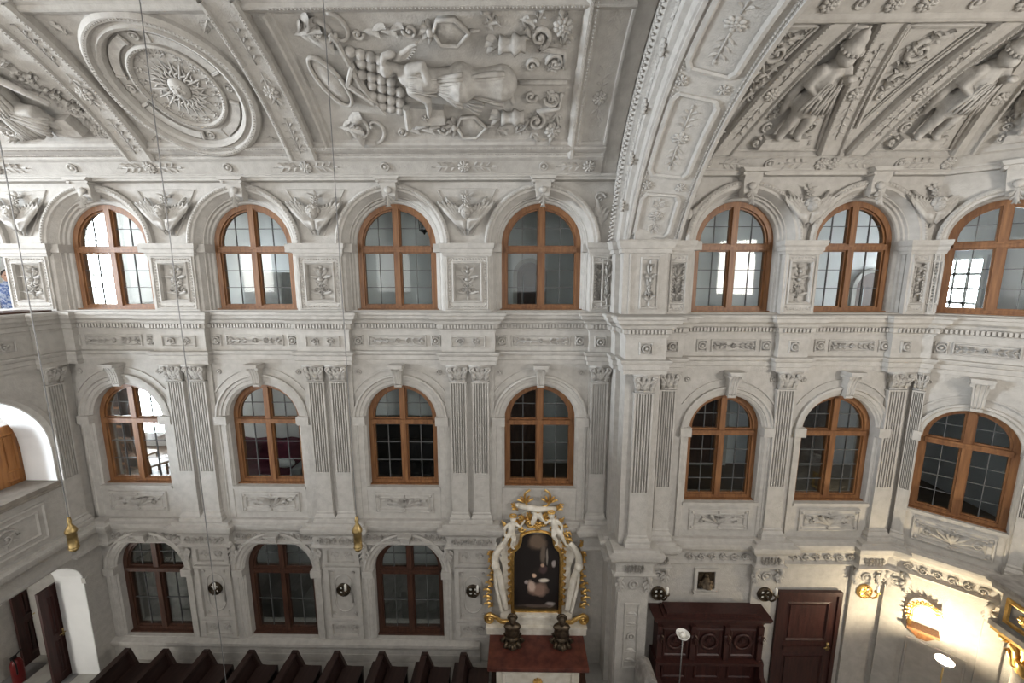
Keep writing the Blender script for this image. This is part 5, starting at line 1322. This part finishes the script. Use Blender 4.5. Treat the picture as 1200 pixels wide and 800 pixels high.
for i in range(4): MB().box(-.28, .28, -.22, -.15, .1+.45*i, .15+.45*i).build('shelf', 'orange_wood', t)
MB_ = MB(); MB_.box(-7.02, -6.72, 1.0, 1.3, -4.82, -1.88); tag(MB_.build('wall_pillar_white', 'white'), 'square white pillar beside the red blanket sofa', 'pillar', kind=SL)
# iron railing on the ground floor stair
t = thing('iron_railing', 'wrought iron stair railing behind the ground floor window', 'railing', (-8.8, 1.3, FL))
r_ = MB(); r_.tube([(-1.2, 0, .5), (1.3, .3, 2.3)], .03, 6); r_.build('handrail', 'steel', t)
for i in range(10):
    x = -1.1+.25*i; zt = .5+(x+1.2)*.72; MB().tube([(x, .3*(x+1.2)/2.5, max(0, zt-.9)), (x, .3*(x+1.2)/2.5, zt)], .014, 5).build('baluster', 'steel', t)
    g = MB(); spiral(g, 0, 0, .09, 1.3, 0, 1 if i % 2 else -1, .014); g.build('scroll', 'steel', t, (x+.1, .3*(x+1.2)/2.5, zt-.42))
t = thing('tube_lamp', 'short lit strip lamp glowing behind the dark ground floor window', 'lamp', (-2.85, 2.2, -6.55)); MB().box(-.13, .13, -.02, .02, 0, .035).build('lit_tube', 'tube', t)
MB().box(-.16, .16, -.03, .03, .035, .07).build('housing', 'iron', t); MB().tube([(0, 0, .07), (0, 0, 1.41)], .01, 5).build('rod', 'iron', t)

# ------------------------------------------------------------------ pews
def make_pew():
    t = tag(empty('pew'), 'dark wooden pew', 'pew', 'dark pews along the nave wall')
    MB().prism([(-.29, .70), (-.25, .70), (-.10, .16), (-.14, .16)], -2.6, 0).build('backrest', 'pew', t)
    b = MB(); b.box(-.32, -.21, -2.62, .02, .70, .74); b.build('top_rail', 'pew', t)
    MB().box(-.14, .24, -2.6, 0, .42, .46).build('seat', 'pew', t)
    for y in (0, -2.6):
        MB().prism([(-.30, 0), (.22, 0), (.22, .40), (-.08, .44), (-.20, .76), (-.31, .76)], y-.03, y+.03).build('end_panel', 'pew', t)
    MB().box(-.42, -.30, -2.58, -.02, .56, .59).build('book_ledge', 'pew', t)
    k = MB(); k.box(-.60, -.40, -2.5, -.1, .12, .17); k.build('kneeler', 'pew', t)
    return t
pew0 = make_pew(); PEWX = [-7.44, -6.70, -5.90, -5.03, -4.19, -3.38, -2.52, -1.70, -.96]
ordn = ['first', 'second', 'third', 'fourth', 'fifth', 'sixth', 'seventh', 'eighth', 'ninth']
for i, x in enumerate(PEWX):
    o = pew0 if i == 0 else copy_tree(pew0)
    o.location = (x+.20, -.42, FL)
    o['label'] = '%s dark wooden pew counted from the white passage jamb' % ordn[i] if i < 8 else 'dark wooden pew right next to the side altar'

# ------------------------------------------------------------------ side altar
AX = .385
alt = thing('side_altar', 'side altar with red marble table, dark painting and gilded white frame', 'altar', (AX, NY, FL))
def az(z): return z-FL
m_ = MB(); m_.box(-.92, .92, -.94, -.02, az(-7.02), az(-6.94)); o = m_.build('table_top', 'red_marble', alt); q = o.modifiers.new('b', 'BEVEL'); q.width = .015; q.segments = 2
m_ = MB(); m_.box(-.76, .76, -.84, -.02, 0, az(-7.02)); ft = m_.build('altar_block', 'ivory', alt)
m_ = MB(); m_.frame(-.66, .66, .08, .70, [(0, -.84), (.01, -.865), (.04, -.865), (.06, -.845)]); m_.build('front_panel', 'ivory', ft)
m_ = MB(); rosette(m_, 0, .5, .09, -.85, 8); m_.build('gilt_rosette', 'gold', ft, smooth=True)
m_ = MB(); m_.box(-.88, .95, -1.25, 0, 0, .12); m_.build('step', 'oak_dark', alt)
m_ = MB(); m_.box(-.98, .98, -.24, -.02, az(-6.94), az(-6.76)); m_.box(-.99, .99, -.27, -.02, az(-6.79), az(-6.755)); m_.build('gradine', 'ivory', alt)
m_ = MB(); m_.box(-.42, .42, -.20, -.02, az(-6.758), az(-6.53)); m_.box(-.30, .30, -.23, -.02, az(-6.60), az(-6.56)); m_.build('predella', 'ivory', alt)
# back board
def bez(pts, n=10):
    out = []
    P_ = [pts[0]]+list(pts)+[pts[-1]]
    for i in range(1, len(P_)-2):
        p0, p1, p2, p3 = [Vector(p) for p in P_[i-1:i+3]]
        for j in range(n):
            t = j/n; out.append(.5*((2*p1)+(p2-p0)*t+(2*p0-5*p1+4*p2-p3)*t*t+(3*p1-p0-3*p2+p3)*t**3))
    out.append(Vector(P_[-1])); return out
outl = [(.72, -6.76), (.70, -6.3), (.66, -5.6), (.78, -5.25), (.62, -4.95), (.50, -4.75), (.36, -4.55), (.18, -4.42)]
poly = [(p.x, p.y) for p in bez([(a, b, 0) for a, b in outl], 4)]; poly = poly+[(-x, z) for x, z in reversed(poly)]
m_ = MB(); m_.prism([(x, az(z)) for x, z in poly], -.08, -.005); m_.build('backboard', 'ivory', alt)
def pic(w, top, k=0.0):   # arched outline with shoulders
    r = [(w, -6.50), (w, -5.35), (w-.02, -5.22), (w-.11, -5.12), (w-.14, -5.02)]
    r += [((w-.14)*math.cos(a), top-.16+.16*math.sin(a)) for a in [PI/2*i/6 for i in range(1, 7)]]
    return [(x, az(z)) for x, z in r]
def sym(h_): return h_+[(-x, z) for x, z in reversed(h_) if x > 1e-6]
pin = sym(pic(.44, -4.80)); pout = [(x*1.14, (z-az(-5.65))*1.06+az(-5.65)) for x, z in pin]
m_ = MB(); m_.prism(pout, -.14, -.06, [[(x, z) for x, z in pin]]); m_.build('picture_frame', 'gold', alt)
m_ = MB(); m_.tube([(x*1.05, -.145, (z-az(-5.65))*1.025+az(-5.65)) for x, z in pin], .022, 6); m_.build('frame_bead', 'gold', alt, smooth=True)
pm = bpy.data.materials.new('dark_oil_painting'); pm.use_nodes = True; nt = pm.node_tree; bs = nt.nodes['Principled BSDF']; bs.inputs['Roughness'].default_value = .35
tc = nt.nodes.new('ShaderNodeTexCoord'); nz = nt.nodes.new('ShaderNodeTexNoise'); nz.inputs['Scale'].default_value = 5; nt.links.new(tc.outputs['Object'], nz.inputs['Vector'])
mxv = nt.nodes.new('ShaderNodeMix'); mxv.data_type = 'VECTOR'; mxv.inputs['Factor'].default_value = .10; nt.links.new(tc.outputs['Object'], mxv.inputs['A']); nt.links.new(nz.outputs['Color'], mxv.inputs['B'])
prev = None
for (x, z, rx, rz_, col) in ((0, 5.65-3.5, .1, .1, (.012, .009, .008)), (.0, az(-5.05), .22, .22, (.10, .07, .05)), (.12, az(-5.3), .06, .25, (.09, .07, .055)), (.20, az(-5.35), .025, .2, (.16, .14, .12)), (.02, az(-6.05), .22, .17, (.17, .11, .085)), (-.10, az(-5.98), .09, .14, (.36, .27, .22)), (-.05, az(-5.75), .055, .06, (.42, .28, .20)),
                         (.12, az(-5.62), .10, .10, (.05, .03, .03)), (.11, az(-5.53), .045, .05, (.36, .24, .17)), (.13, az(-5.86), .12, .055, (.45, .40, .34)), (.33, az(-5.5), .05, .09, (.22, .19, .18)), (-.2, az(-5.9), .05, .05, (.24, .2, .19)), (.26, az(-6.38), .12, .07, (.2, .18, .17)), (0, az(-6.42), .4, .04, (.06, .045, .04))):
    sb = nt.nodes.new('ShaderNodeMapping'); sb.vector_type = 'POINT'; sb.inputs['Location'].default_value = (-x/rx, 0, -z/rz_); sb.inputs['Scale'].default_value = (1/rx, 0, 1/rz_)
    nt.links.new(tc.outputs['Object'], sb.inputs['Vector'])
    ad = nt.nodes.new('ShaderNodeVectorMath'); ad.operation = 'ADD'; nt.links.new(sb.outputs['Vector'], ad.inputs[0]); nt.links.new(nz.outputs['Color'], ad.inputs[1])
    ln = nt.nodes.new('ShaderNodeVectorMath'); ln.operation = 'LENGTH'
    s2 = nt.nodes.new('ShaderNodeVectorMath'); s2.operation = 'SUBTRACT'; s2.inputs[1].default_value = (.5, .5, .5); nt.links.new(ad.outputs[0], s2.inputs[0]); nt.links.new(s2.outputs[0], ln.inputs[0])
    mr = nt.nodes.new('ShaderNodeMapRange'); mr.inputs['From Min'].default_value = 1.0; mr.inputs['From Max'].default_value = .55; nt.links.new(ln.outputs['Value'], mr.inputs['Value'])
    mx = nt.nodes.new('ShaderNodeMix'); mx.data_type = 'RGBA'; mx.inputs['B'].default_value = tuple(min(1, c*1.5) for c in col)+(1,)
    if prev is None: mx.inputs['A'].default_value = (.012, .009, .009, 1)
    else: nt.links.new(prev, mx.inputs['A'])
    nt.links.new(mr.outputs['Result'], mx.inputs['Factor']); prev = mx.outputs['Result']
nt.links.new(prev, bs.inputs['Base Color'])
M['painting'] = pm
m_ = MB(); m_.prism([(x*1.03, (z-az(-5.65))*1.02+az(-5.65)) for x, z in pin], -.095, -.07); o = m_.build('painting', 'painting', alt); o['label'] = 'dark oil painting of two seated figures reading'
# side volutes with gilt leaves
for sg in (-1, 1):
    v = MB(); pts = bez([(sg*a, -.16, az(b)) for a, b in ((.60, -6.45), (.66, -6.1), (.72, -5.75), (.80, -5.5), (.80, -5.3), (.72, -5.12), (.62, -5.0))], 6)
    v.tube(pts, [.05+.02*math.sin(PI*i/(len(pts)-1)) for i in range(len(pts))], 8, .8); v.blob((sg*.80, -.2, az(-5.47)), (.085, .08, .085), None, 10, 6)
    pts = bez([(sg*a, -.16, az(b)) for a, b in ((.68, -6.5), (.74, -6.2), (.80, -5.85), (.80, -5.6))], 6); v.tube(pts, .035, 7)
    sv = v.build('side_volute', 'ivory', alt, smooth=True)
    g = MB()
    for i in range(10):
        z = -6.45+.14*i; acanthus(g, sg*(.84+.03*math.sin(i)), az(z), PI/2-sg*(1.0-.1*i), .20, -.08, .05, 2); acanthus(g, sg*.56, az(z+.05), PI/2+sg*.5, .16, -.10, .05, 2)
    spiral(g, sg*.92, az(-6.66), .10, 1.4, PI/2, -sg, .04, y=-.14, lead=[(sg*.45, az(-6.73)), (sg*.7, az(-6.72)), (sg*.82, az(-6.62))]); spiral(g, sg*.90, az(-6.92), .07, 1.3, PI/2, -sg, .03, y=-.14)
    g.build('gilt_leaves', 'gold', sv, smooth=True)
g = MB()
for i in range(13):
    a = PI*(i+.0)/12; acanthus(g, .42*math.cos(a), az(-5.0)+.34*math.sin(a)+.05, a, .26, -.10, .07, 3)
for sg in (-1, 1): spiral(g, sg*.14, az(-4.60), .09, 1.3, 0, sg, .03, y=-.14); spiral(g, sg*.30, az(-4.72), .07, 1.3, 0, sg, .026, y=-.14)
rosette(g, 0, az(-4.64), .10, -.16, 7); g.build('gilt_crest', 'gold', alt, smooth=True)
g = MB()
for sg in (-1, 1):
    for a in (.5, .95, 1.4, 2.0, 2.5): leaf(g, sg*.22, az(-4.24), PI/2-sg*(PI/2-a)*1.0, .20, .04, -.06, .06)
    g.tube(bez([(sg*.10, -.08, az(-4.30)), (sg*.20, -.1, az(-4.25)), (sg*.24, -.1, az(-4.05)), (sg*.14, -.1, az(-3.95))], 6), .022, 6)
    acanthus(g, sg*.36, az(-4.40), PI/2-sg*.6, .22, -.06, .06, 3)
g.build('gilt_palmette', 'gold', alt, smooth=True)
g = MB(); g.tube([(-.36, -.10, az(-4.27)), (0, -.12, az(-4.33)), (.36, -.10, az(-4.33))], [.05, .06, .04], 8); g.tube([(-.36, -.1, az(-4.27)), (-.42, -.09, az(-4.25))], [.06, .02], 8)
g.add([], []); g.tube(bez([(-.02, -.16, az(-4.38)), (-.06, -.18, az(-4.5)), (-.10, -.16, az(-4.62))], 5), [.06, .07, .05, .05, .05, .05, .05, .05, .05, .04, .03], 8); g.tube([(.02, -.16, az(-4.40)), (.10, -.14, az(-4.56))], [.06, .04], 8)
g.build('crest_beam', 'ivory', alt, smooth=True)
def putto(x, z, lean, sg, name='putto'):
    f = MB()
    def ch(*a):
        f.tube([(x+sg*p[0]+lean*p[1], -p[2], az(z)+p[1]) for p in a], [p[3] for p in a], 10, .9)
        for p in (a[0], a[-1]): f.blob((x+sg*p[0]+lean*p[1], -p[2], az(z)+p[1]), p[3]*.95, None, 10, 6)
    f.blob((x+lean*.50, -.20, az(z)+.50), (.062, .062, .07), None, 12, 8)
    ch((0, .42, .18, .035), (0, .38, .17, .055), (0, .28, .17, .07), (0, .18, .17, .068))
    ch((.03, .18, .18, .055), (.07, .08, .22, .045), (.04, -.04, .2, .033), (.05, -.1, .2, .022), (.09, -.11, .22, .02))
    ch((-.03, .18, .18, .055), (-.08, .07, .2, .045), (-.10, -.06, .18, .033), (-.11, -.12, .18, .022), (-.15, -.13, .2, .02))
    ch((.07, .37, .17, .036), (.15, .33, .2, .03), (.20, .42, .2, .024), (.22, .46, .2, .02))
    ch((-.07, .37, .17, .036), (-.14, .28, .2, .03), (-.12, .18, .22, .024), (-.11, .15, .23, .02))
    f.remesh(.012, 3)
    hr = MB()
    o = f.build(name, 'ivory', alt, smooth=True)
    for i in range(10): a = 2*PI*i/10; hr.blob((x+lean*.5+.05*math.cos(a), -.19+.04*math.sin(a), az(z)+.55), .028, None, 6, 4)
    hr.build('hair', 'gold', o, smooth=True)
    w = MB(); feather_wing(w, x+lean*.3-sg*.05, az(z)+.3, PI/2+sg*.9, .2, sg, 5, y=-.10, spread=.5); w.build('wing', 'gold', o, smooth=True)
putto(-.52, -4.98, .12, 1); putto(.40, -4.90, -.28, -1)
for sg in (-1, 1):
    t = thing('bronze_reliquary', 'dark bronze reliquary bust %s the painting on the side altar' % ('standing left of' if sg < 0 else 'standing right of'), 'reliquary', (AX+sg*.47, -.28, FL+az(-6.94)), 0, 'bronze busts on the side altar')
    t['label'] = 'dark bronze bust on the side altar, %s' % ('on the pew side' if sg < 0 else 'on the chancel pier side')
    m_ = MB(); m_.lathe([(.16, 0), (.17, .03), (.12, .06), (.10, .12), (.13, .15)], (0, 0, 0), 10)
    for i in range(8): a = 2*PI*i/8; m_.tube([(.15*math.cos(a), .15*math.sin(a), .02), (.20*math.cos(a), .20*math.sin(a), .06), (.14*math.cos(a), .14*math.sin(a), .13)], [.03, .04, .02], 6)
    m_.build('foot', 'bronze', t, smooth=True)
    f = MB(); f.blob((0, 0, .26), (.15, .10, .14), None, 12, 8); f.blob((0, 0, .36), (.17, .09, .08), None, 12, 8); f.tube([(0, 0, .38), (0, -.01, .46)], .05, 8); f.blob((0, -.02, .53), (.075, .085, .10), None, 12, 8); f.blob((0, -.10, .52), (.018, .025, .025), None, 6, 4); f.remesh(.014, 3)
    f.build('bust', 'bronze', t, smooth=True)
    h_ = MB()
    for i in range(9): a = PI*i/8; h_.blob((.07*math.cos(a), 0, .55+.06*math.sin(a)), .035, None, 6, 4)
    h_.build('hair', 'bronze', t, smooth=True)

# ------------------------------------------------------------------ sconces
def sconce(loc, rz, label, m='bronze'):
    t = thing('wall_sconce', label, 'sconce', loc, rz, 'round wall sconces of the ground storey')
    b = MB(); b.ring([(.105, 0), (.105, -.03), (.09, -.04), (.078, -.02), (.078, 0)], 0, 0, 0, 2*PI, 18); b.box(-.012, .012, -.03, 0, -.09, .09); b.box(-.09, .09, -.03, 0, -.012, .012)
    for i in range(4): a = PI/4+PI/2*i; b.ring([(.034, 0), (.034, -.03), (.022, -.03), (.022, 0)], .05*math.cos(a), .05*math.sin(a), 0, 2*PI, 10)
    b.build('quatrefoil', m, t, smooth=False)
    for i in range(4): a = PI/4+PI/2*i; q_ = MB(); q_.blob((.05*math.cos(a), -.012, .05*math.sin(a)), (.026, .012, .026), None, 8, 5); q_.build('lobe', 'shade_white', t, smooth=True)
    b = MB(); b.tube(bez([(0, -.02, 0), (.03, -.10, -.03), (.07, -.13, .02), (.08, -.12, .06)], 5), .012, 6); b.lathe([(.01, .05), (.035, .065), (.038, .08)], (.08, -.12, 0), 10); b.build('arm', m, t, smooth=True)
    MB().lathe([(.018, .075), (.018, .17), (.006, .19)], (.08, -.12, 0), 10).build('candle_bulb', 'candle', t, smooth=True)
    t.scale = (1.3, 1.3, 1.3); return t
labs = ['dark sconce between the two ground windows nearest the passage', 'dark sconce between the middle ground window and the altar-side window', 'dark sconce beside the gilded frame of the side altar']
for x, l in zip(NPIER[1:], labs): sconce((x, NY-.004, -6.17), 0, l)
sconce((2.61, CY-.05, -5.74), 0, 'dark sconce above the corner of the stall next to the pier'); sconce((4.56, CY-.05, -5.74), 0, 'dark sconce between the stall and the red door'); sconce((6.36, CY-.05, -5.66), 0, 'gilt sconce on the lit pilaster right of the red door', 'gold')

# ------------------------------------------------------------------ choir furniture
st = thing('choir_stall', 'dark red wooden stall with carved back panels and stepped cornice', 'stall', (3.48, CY, FL))
h_ = az(-5.96)
MB().box(-.92, .92, -.30, -.06, .45, h_-.18).build('back', 'redwood', st)
m_ = MB(); m_.sweep([(-.92, -.05), (-.92, -.30), (.92, -.30), (.92, -.05)], [(-.1, h_-.20), (.02, h_-.20), (.04, h_-.12), (.10, h_-.08), (.12, h_-.02), (.12, h_), (-.12, h_)]); m_.box(-.80, .80, -.35, -.1, h_-.02, h_+.07); m_.box(-.86, .86, -.36, -.1, h_-.02, h_+.03); m_.build('cornice', 'redwood', st)
for i in range(3):
    x = -.60+.6*i; m_ = MB(); m_.frame(x-.24, x+.24, .98, h_-.28, [(0, -.30), (.015, -.325), (.04, -.325), (.06, -.305)]); p_ = m_.build('panel', 'redwood', st)
    m_ = MB(); m_.ring([(.17, -.30), (.17, -.335), (.13, -.335), (.12, -.31)], x, 1.30, 0, 2*PI, 20); acanthus(m_, x, 1.22, PI/2, .2, -.30, .04, 3); m_.build('carving', 'redwood', p_, smooth=True)
for x in (-.90, -.3, .3, .90):
    m_ = MB(); m_.box(x-.045, x+.045, -.36, -.28, .95, h_-.2); acanthus(m_, x, h_-.32, -PI/2, .2, -.36, .05, 3); m_.build('stall_pilaster', 'redwood', st)
MB().box(-.96, .96, -.42, -.06, .90, .95).build('shoulder_rail', 'redwood', st)
for i in range(3): m_ = MB(); x = -.6+.6*i; m_.frame(x-.24, x+.24, .52, .88, [(0, -.30), (.015, -.32), (.04, -.32), (.06, -.305)]); m_.build('lower_panel', 'redwood', st)
MB().box(-.92, .92, -.72, -.06, .40, .46).build('seat', 'redwood', st)
for x in (-.93, .93): MB().prism([(0, 0), (.72, 0), (.74, .52), (.62, .64), (.42, .70), (.36, .96), (0, .96)], x-.04, x+.04).map(lambda p: Vector((p.y, -.02-p.x, p.z))).build('end_panel', 'redwood', st)
MB().box(-.9, .9, -.66, -.60, 0, .42).build('front_board', 'redwood', st)
# niche
t = thing('niche_relief', 'small framed niche with a bronze seated figure above the stall', 'relief', (3.48, CY, -5.72))
MB().prism([(-.21, 0), (.21, 0), (.21, .46), (-.21, .46)], -.05, .0, [[(-.16, .05), (.16, .05), (.16, .41), (-.16, .41)]]).build('frame', 'stucco', t)
MB().box(-.165, .165, -.012, .0, .045, .415).build('backing', 'bronze', t)
f = MB(); f.blob((0, -.05, .33), .04, None, 10, 6); f.tube([(0, -.04, .29), (0, -.05, .2), (0, -.06, .12)], [.05, .08, .12], 10); f.blob((.04, -.09, .23), (.03, .03, .035), None, 8, 5); f.tube([(.06, -.06, .25), (.1, -.07, .17)], .03, 6); f.tube([(-.06, -.06, .25), (-.09, -.08, .17), (-.02, -.1, .15)], .028, 6)
for sg in (-1, 1): f.blob((sg*.11, -.05, .13), (.04, .03, .06), None, 8, 5); f.blob((sg*.11, -.05, .2), .025, None, 8, 5)
f.remesh(.009, 2).build('figure', 'bronze', t, smooth=True); MB().box(-.23, .23, -.09, 0, -.03, .02).build('ledge', 'stucco', t)
# torchiere floor lamps
def torchiere(loc, label, lit):
    t = thing('floor_lamp', label, 'lamp', (loc[0], loc[1], FL)); h_ = loc[2]-FL
    MB().lathe([(.16, 0), (.16, .02), (.04, .04), (.015, .06)], (0, 0, 0), 18).build('base', 'brass' if lit else 'steel', t, smooth=True)
    MB().lathe([(.011, .05), (.011, h_-.10)], (0, 0, 0), 8).build('pole', 'brass' if lit else 'steel', t, smooth=True)
    MB().lathe([(.012, h_-.11), (.04, h_-.10), (.085, h_-.06), (.115, h_), (.108, h_), (.08, h_-.05), (.035, h_-.08), (.01, h_-.085)], (0, 0, 0), 20).build('shade', 'shade_white' if not lit else 'shade_white', t, smooth=True)
    MB().blob((0, 0, h_-.025), (.045, .045, .05), None, 12, 8).build('bulb', 'bulb' if lit else 'candle', t, smooth=True)
    if lit:
        l = bpy.data.lights.new('lamp_light', 'POINT'); l.energy = 75; l.color = (1, .84, .58); l.shadow_soft_size = .04
        o = bpy.data.objects.new('lamp_light', l); COL.objects.link(o); o.parent = t; o.location = (0, 0, h_+.03)
    return t
torchiere((6.80, -1.42, -6.0), 'lit floor lamp with glowing bulb in front of the apse wall', True)
torchiere((2.84, -.985, -6.0), 'unlit floor lamp with a white bowl in front of the stall', False)
# gilded console on the apse wall
c = apt(.60, .012)
t = thing('gilded_console', 'gilded open wreath on a wooden console on the lit apse wall', 'console', (c[0], c[1], -6.02), -APA)
m_ = MB(); m_.frust((0, -.09), .12, .08, .36, .18, -.20, -.04); m_.box(-.20, .20, -.20, -.01, -.05, 0); m_.build('bracket', 'oak', t)
m_ = MB(); m_.tube([(.17*math.cos(a), -.1, .24+.2*math.sin(a)) for a in [PI*1.12-PI*.95*i/14 for i in range(15)]], .022, 7)
for i in range(11): a = PI*1.1-PI*.9*i/10; leaf(m_, .17*math.cos(a), .24+.2*math.sin(a), a+.3, .09, .05, -.1); leaf(m_, .17*math.cos(a), .24+.2*math.sin(a), a-.9, .08, .05, -.1)
m_.tube([(-.17, -.1, 0), (-.18, -.1, .2)], .03, 7); m_.build('wreath', 'gold', t, smooth=True)
# high altar column at the frame edge
ha = thing('high_altar_column', 'gilded capital under a marble entablature block of the high altar', 'altar', (7.36, -2.05, FL+.68))
MB().lathe([(.30, -.68), (.30, -.4), (.24, -.35), (.22, -.2), (.205, az(-6.25))], (0, 0, 0), 20).build('column', 'grey_marble', ha, smooth=True)
m_ = MB(); m_.lathe([(.21, az(-6.27)), (.20, az(-6.2)), (.26, az(-5.85)), (.30, az(-5.80))], (0, 0, 0), 16)
for row, n, z0, L in ((0, 8, -6.24, .22), (1, 8, -6.18, .34)):
    for i in range(n):
        a = 2*PI*(i+.5*row)/n; r0 = .21; m_.tube([(math.cos(a)*q, math.sin(a)*q, az(z)) for q, z in ((r0, z0), (r0+.03, z0+L*.6), (r0+.07, z0+L*.95), (r0+.11, z0+L*.9))], [.05, .06, .05, .02], 6, .6, up=(math.cos(a), math.sin(a), 0))
for i in range(4): a = PI/4+PI/2*i; m_.blob((.33*math.cos(a), .33*math.sin(a), az(-5.86)), .07, None, 8, 6)
m_.build('capital', 'gold', ha, smooth=True)
MB().box(-.34, .34, -.34, .34, az(-5.80), az(-5.74)).build('abacus', 'gold', ha)
m_ = MB(); m_.box(-.36, .36, -.36, .36, az(-5.74), az(-5.66)); m_.box(-.30, .30, -.30, .30, az(-5.66), az(-5.15)); m_.box(-.38, .38, -.38, .38, az(-5.15), az(-5.06)); m_.box(-.43, .43, -.43, .43, az(-5.06), az(-5.0)); m_.build('entablature', 'grey_marble', ha)
m_ = MB(); m_.frame(-.24, .24, az(-5.60), az(-5.21), [(0, -.30), (.01, -.325), (.05, -.325), (.07, -.31)]); rosette(m_, 0, az(-5.40), .09, -.30, 8); m_.build('gilt_panel', 'gold', ha, smooth=False)
m_ = MB(); m_.frame(-.24, .24, az(-5.60), az(-5.21), [(0, -.30), (.01, -.325), (.05, -.325), (.07, -.31)]); rosette(m_, 0, az(-5.40), .09, -.30, 8); m_.map(lambda p: Vector((p.y, -p.x, p.z))).build('gilt_panel', 'gold', ha)
# marble post of the communion rail
t = thing('marble_post', 'rounded veined grey marble post beside the dark stall', 'post', (2.26, -1.0, FL))
m_ = MB(); m_.prism([(-.17, .18), (.17, .18), (.15, .95), (.10, 1.10), (0, 1.16), (-.10, 1.10), (-.15, .95)], -.22, .22); o = m_.build('shaft', 'grey_marble', t); q = o.modifiers.new('b', 'BEVEL'); q.width = .03; q.segments = 2
MB().box(-.22, .22, -.27, .27, 0, .18).build('plinth', 'grey_marble', t)

# ------------------------------------------------------------------ hanging cables
def cable(x, y, zb, label, zt=3.55):
    t = thing('hanging_lamp', label, 'lamp', (x, y, zb), 0, 'hanging lamps on long cables')
    MB().tube([(0, 0, .2), (0, 0, zt-zb)], .004, 6).build('cable', 'steel', t)
    MB().lathe([(.01, .30), (.018, .26), (.012, .23), (.03, .20), (.045, .17), (.045, .15), (.036, .14), (.036, .01), (.042, 0)], (0, 0, 0), 14).build('brass_cap', 'brass', t, smooth=True)
    MB().lathe([(.06, 3.50-zb), (.07, 3.56-zb), (.07, 3.60-zb)], (0, 0, 0), 12).build('ceiling_rose', 'brass', t, smooth=True)
    MB().lathe([(.042, 0), (.03, -.03), (.008, -.05)], (0, 0, 0), 12).build('finial', 'brass', t, smooth=True)
cable(-1.45, -3.75, -2.42, 'brass capped hanging lamp in front of the ledge between two nave windows'); cable(-4.09, -3.75, -2.45, 'brass capped hanging lamp in front of the gallery corner')
cable(-2.83, -3.75, -5.0, 'longest hanging cable crossing the sun medallion, lamp below the picture')

# ------------------------------------------------------------------ fire extinguisher, person
t = thing('fire_extinguisher', 'small red fire extinguisher by the dark passage door', 'extinguisher', (-9.72, -.42, FL))
MB().lathe([(.085, 0), (.09, .03), (.09, .42), (.06, .50), (.03, .53)], (0, 0, 0), 16).build('cylinder', 'red_enamel', t, smooth=True)
m_ = MB(); m_.box(-.02, .02, -.06, .02, .53, .59); m_.tube([(0, .02, .58), (0, .12, .62)], .012, 6); m_.build('valve', 'iron', t); m_ = MB(); m_.tube(bez([(0, -.05, .56), (.1, -.08, .5), (.1, -.08, .25)], 6), .012, 6); m_.build('hose', 'iron', t, smooth=True)
def person(loc, rz):
    t = thing('person', 'person in a blue patterned shirt standing in the top gallery bay', 'person', loc, rz)
    f = MB()
    def ch(*a):
        f.tube([p[:3] for p in a], [p[3] for p in a], 10)
        for p in (a[0], a[-1]): f.blob(p[:3], p[3]*.97, None, 10, 6)
    for s_ in (-1, 1):
        ch((s_*.09, 0, .92, .10), (s_*.10, -.01, .50, .065), (s_*.10, .01, .10, .042), (s_*.10, -.02, .05, .045), (s_*.11, -.14, .03, .035))
        ch((s_*.18, 0, 1.42, .055), (s_*.24, .01, 1.14, .045), (s_*.22, -.12, .93, .034), (s_*.21, -.17, .88, .03))
        for k in range(4): ch((s_*(.19+.018*k), -.18, .87, .011), (s_*(.19+.018*k), -.22, .83-.004*k, .010), (s_*(.19+.018*k), -.215, .79, .009))
        ch((s_*.18, -.165, .88, .012), (s_*.165, -.20, .86, .010))
    ch((0, 0, .90, .15), (0, 0, 1.1, .14), (0, 0, 1.3, .165), (0, 0, 1.42, .14)); ch((0, 0, 1.44, .06), (0, -.01, 1.55, .055)); f.blob((0, -.02, 1.66), (.078, .095, .12), None, 14, 10); f.blob((0, -.115, 1.65), (.016, .025, .025), None, 6, 4)
    for s_ in (-1, 1): f.blob((s_*.08, 0, 1.65), (.015, .03, .035), None, 6, 4)
    f.remesh(.014, 3).build('body', 'skin', t, smooth=True)
    c = MB()
    def cc(*a):
        c.tube([p[:3] for p in a], [p[3] for p in a], 12)
        for p in (a[0], a[-1]): c.blob(p[:3], p[3]*.97, None, 10, 6)
    cc((0, 0, .88, .17), (0, 0, 1.1, .165), (0, 0, 1.3, .185), (0, 0, 1.43, .15))
    for s_ in (-1, 1): cc((s_*.17, 0, 1.42, .075), (s_*.235, .01, 1.16, .066))
    c.remesh(.016, 3).build('shirt', 'blue_shirt', t, smooth=True)
    c = MB()
    for s_ in (-1, 1): c.tube([(s_*.09, 0, .93), (s_*.10, -.01, .5), (s_*.10, .01, .07)], [.125, .09, .07], 10)
    c.blob((0, 0, .92), (.18, .15, .12), None, 12, 8); c.remesh(.018, 3).build('trousers', 'trousers', t, smooth=True)
    c = MB(); c.blob((0, .015, 1.70), (.09, .10, .105), None, 14, 10); c.build('hair', 'hair', t, smooth=True)
    c = MB()
    for s_ in (-1, 1): c.blob((s_*.03, -.105, 1.675), (.012, .008, .008), None, 6, 4)
    c.build('eyes', 'hair', t); c = MB(); c.blob((0, -.108, 1.605), (.025, .008, .007), None, 6, 4); c.build('mouth', 'red_cloth', t)
person((-10.42, 1.15, -1.62), .9)

# lift the whole place so that the floor lies at z = 0
for o in SC.objects:
    if o.parent is None: o.location.z += -FL
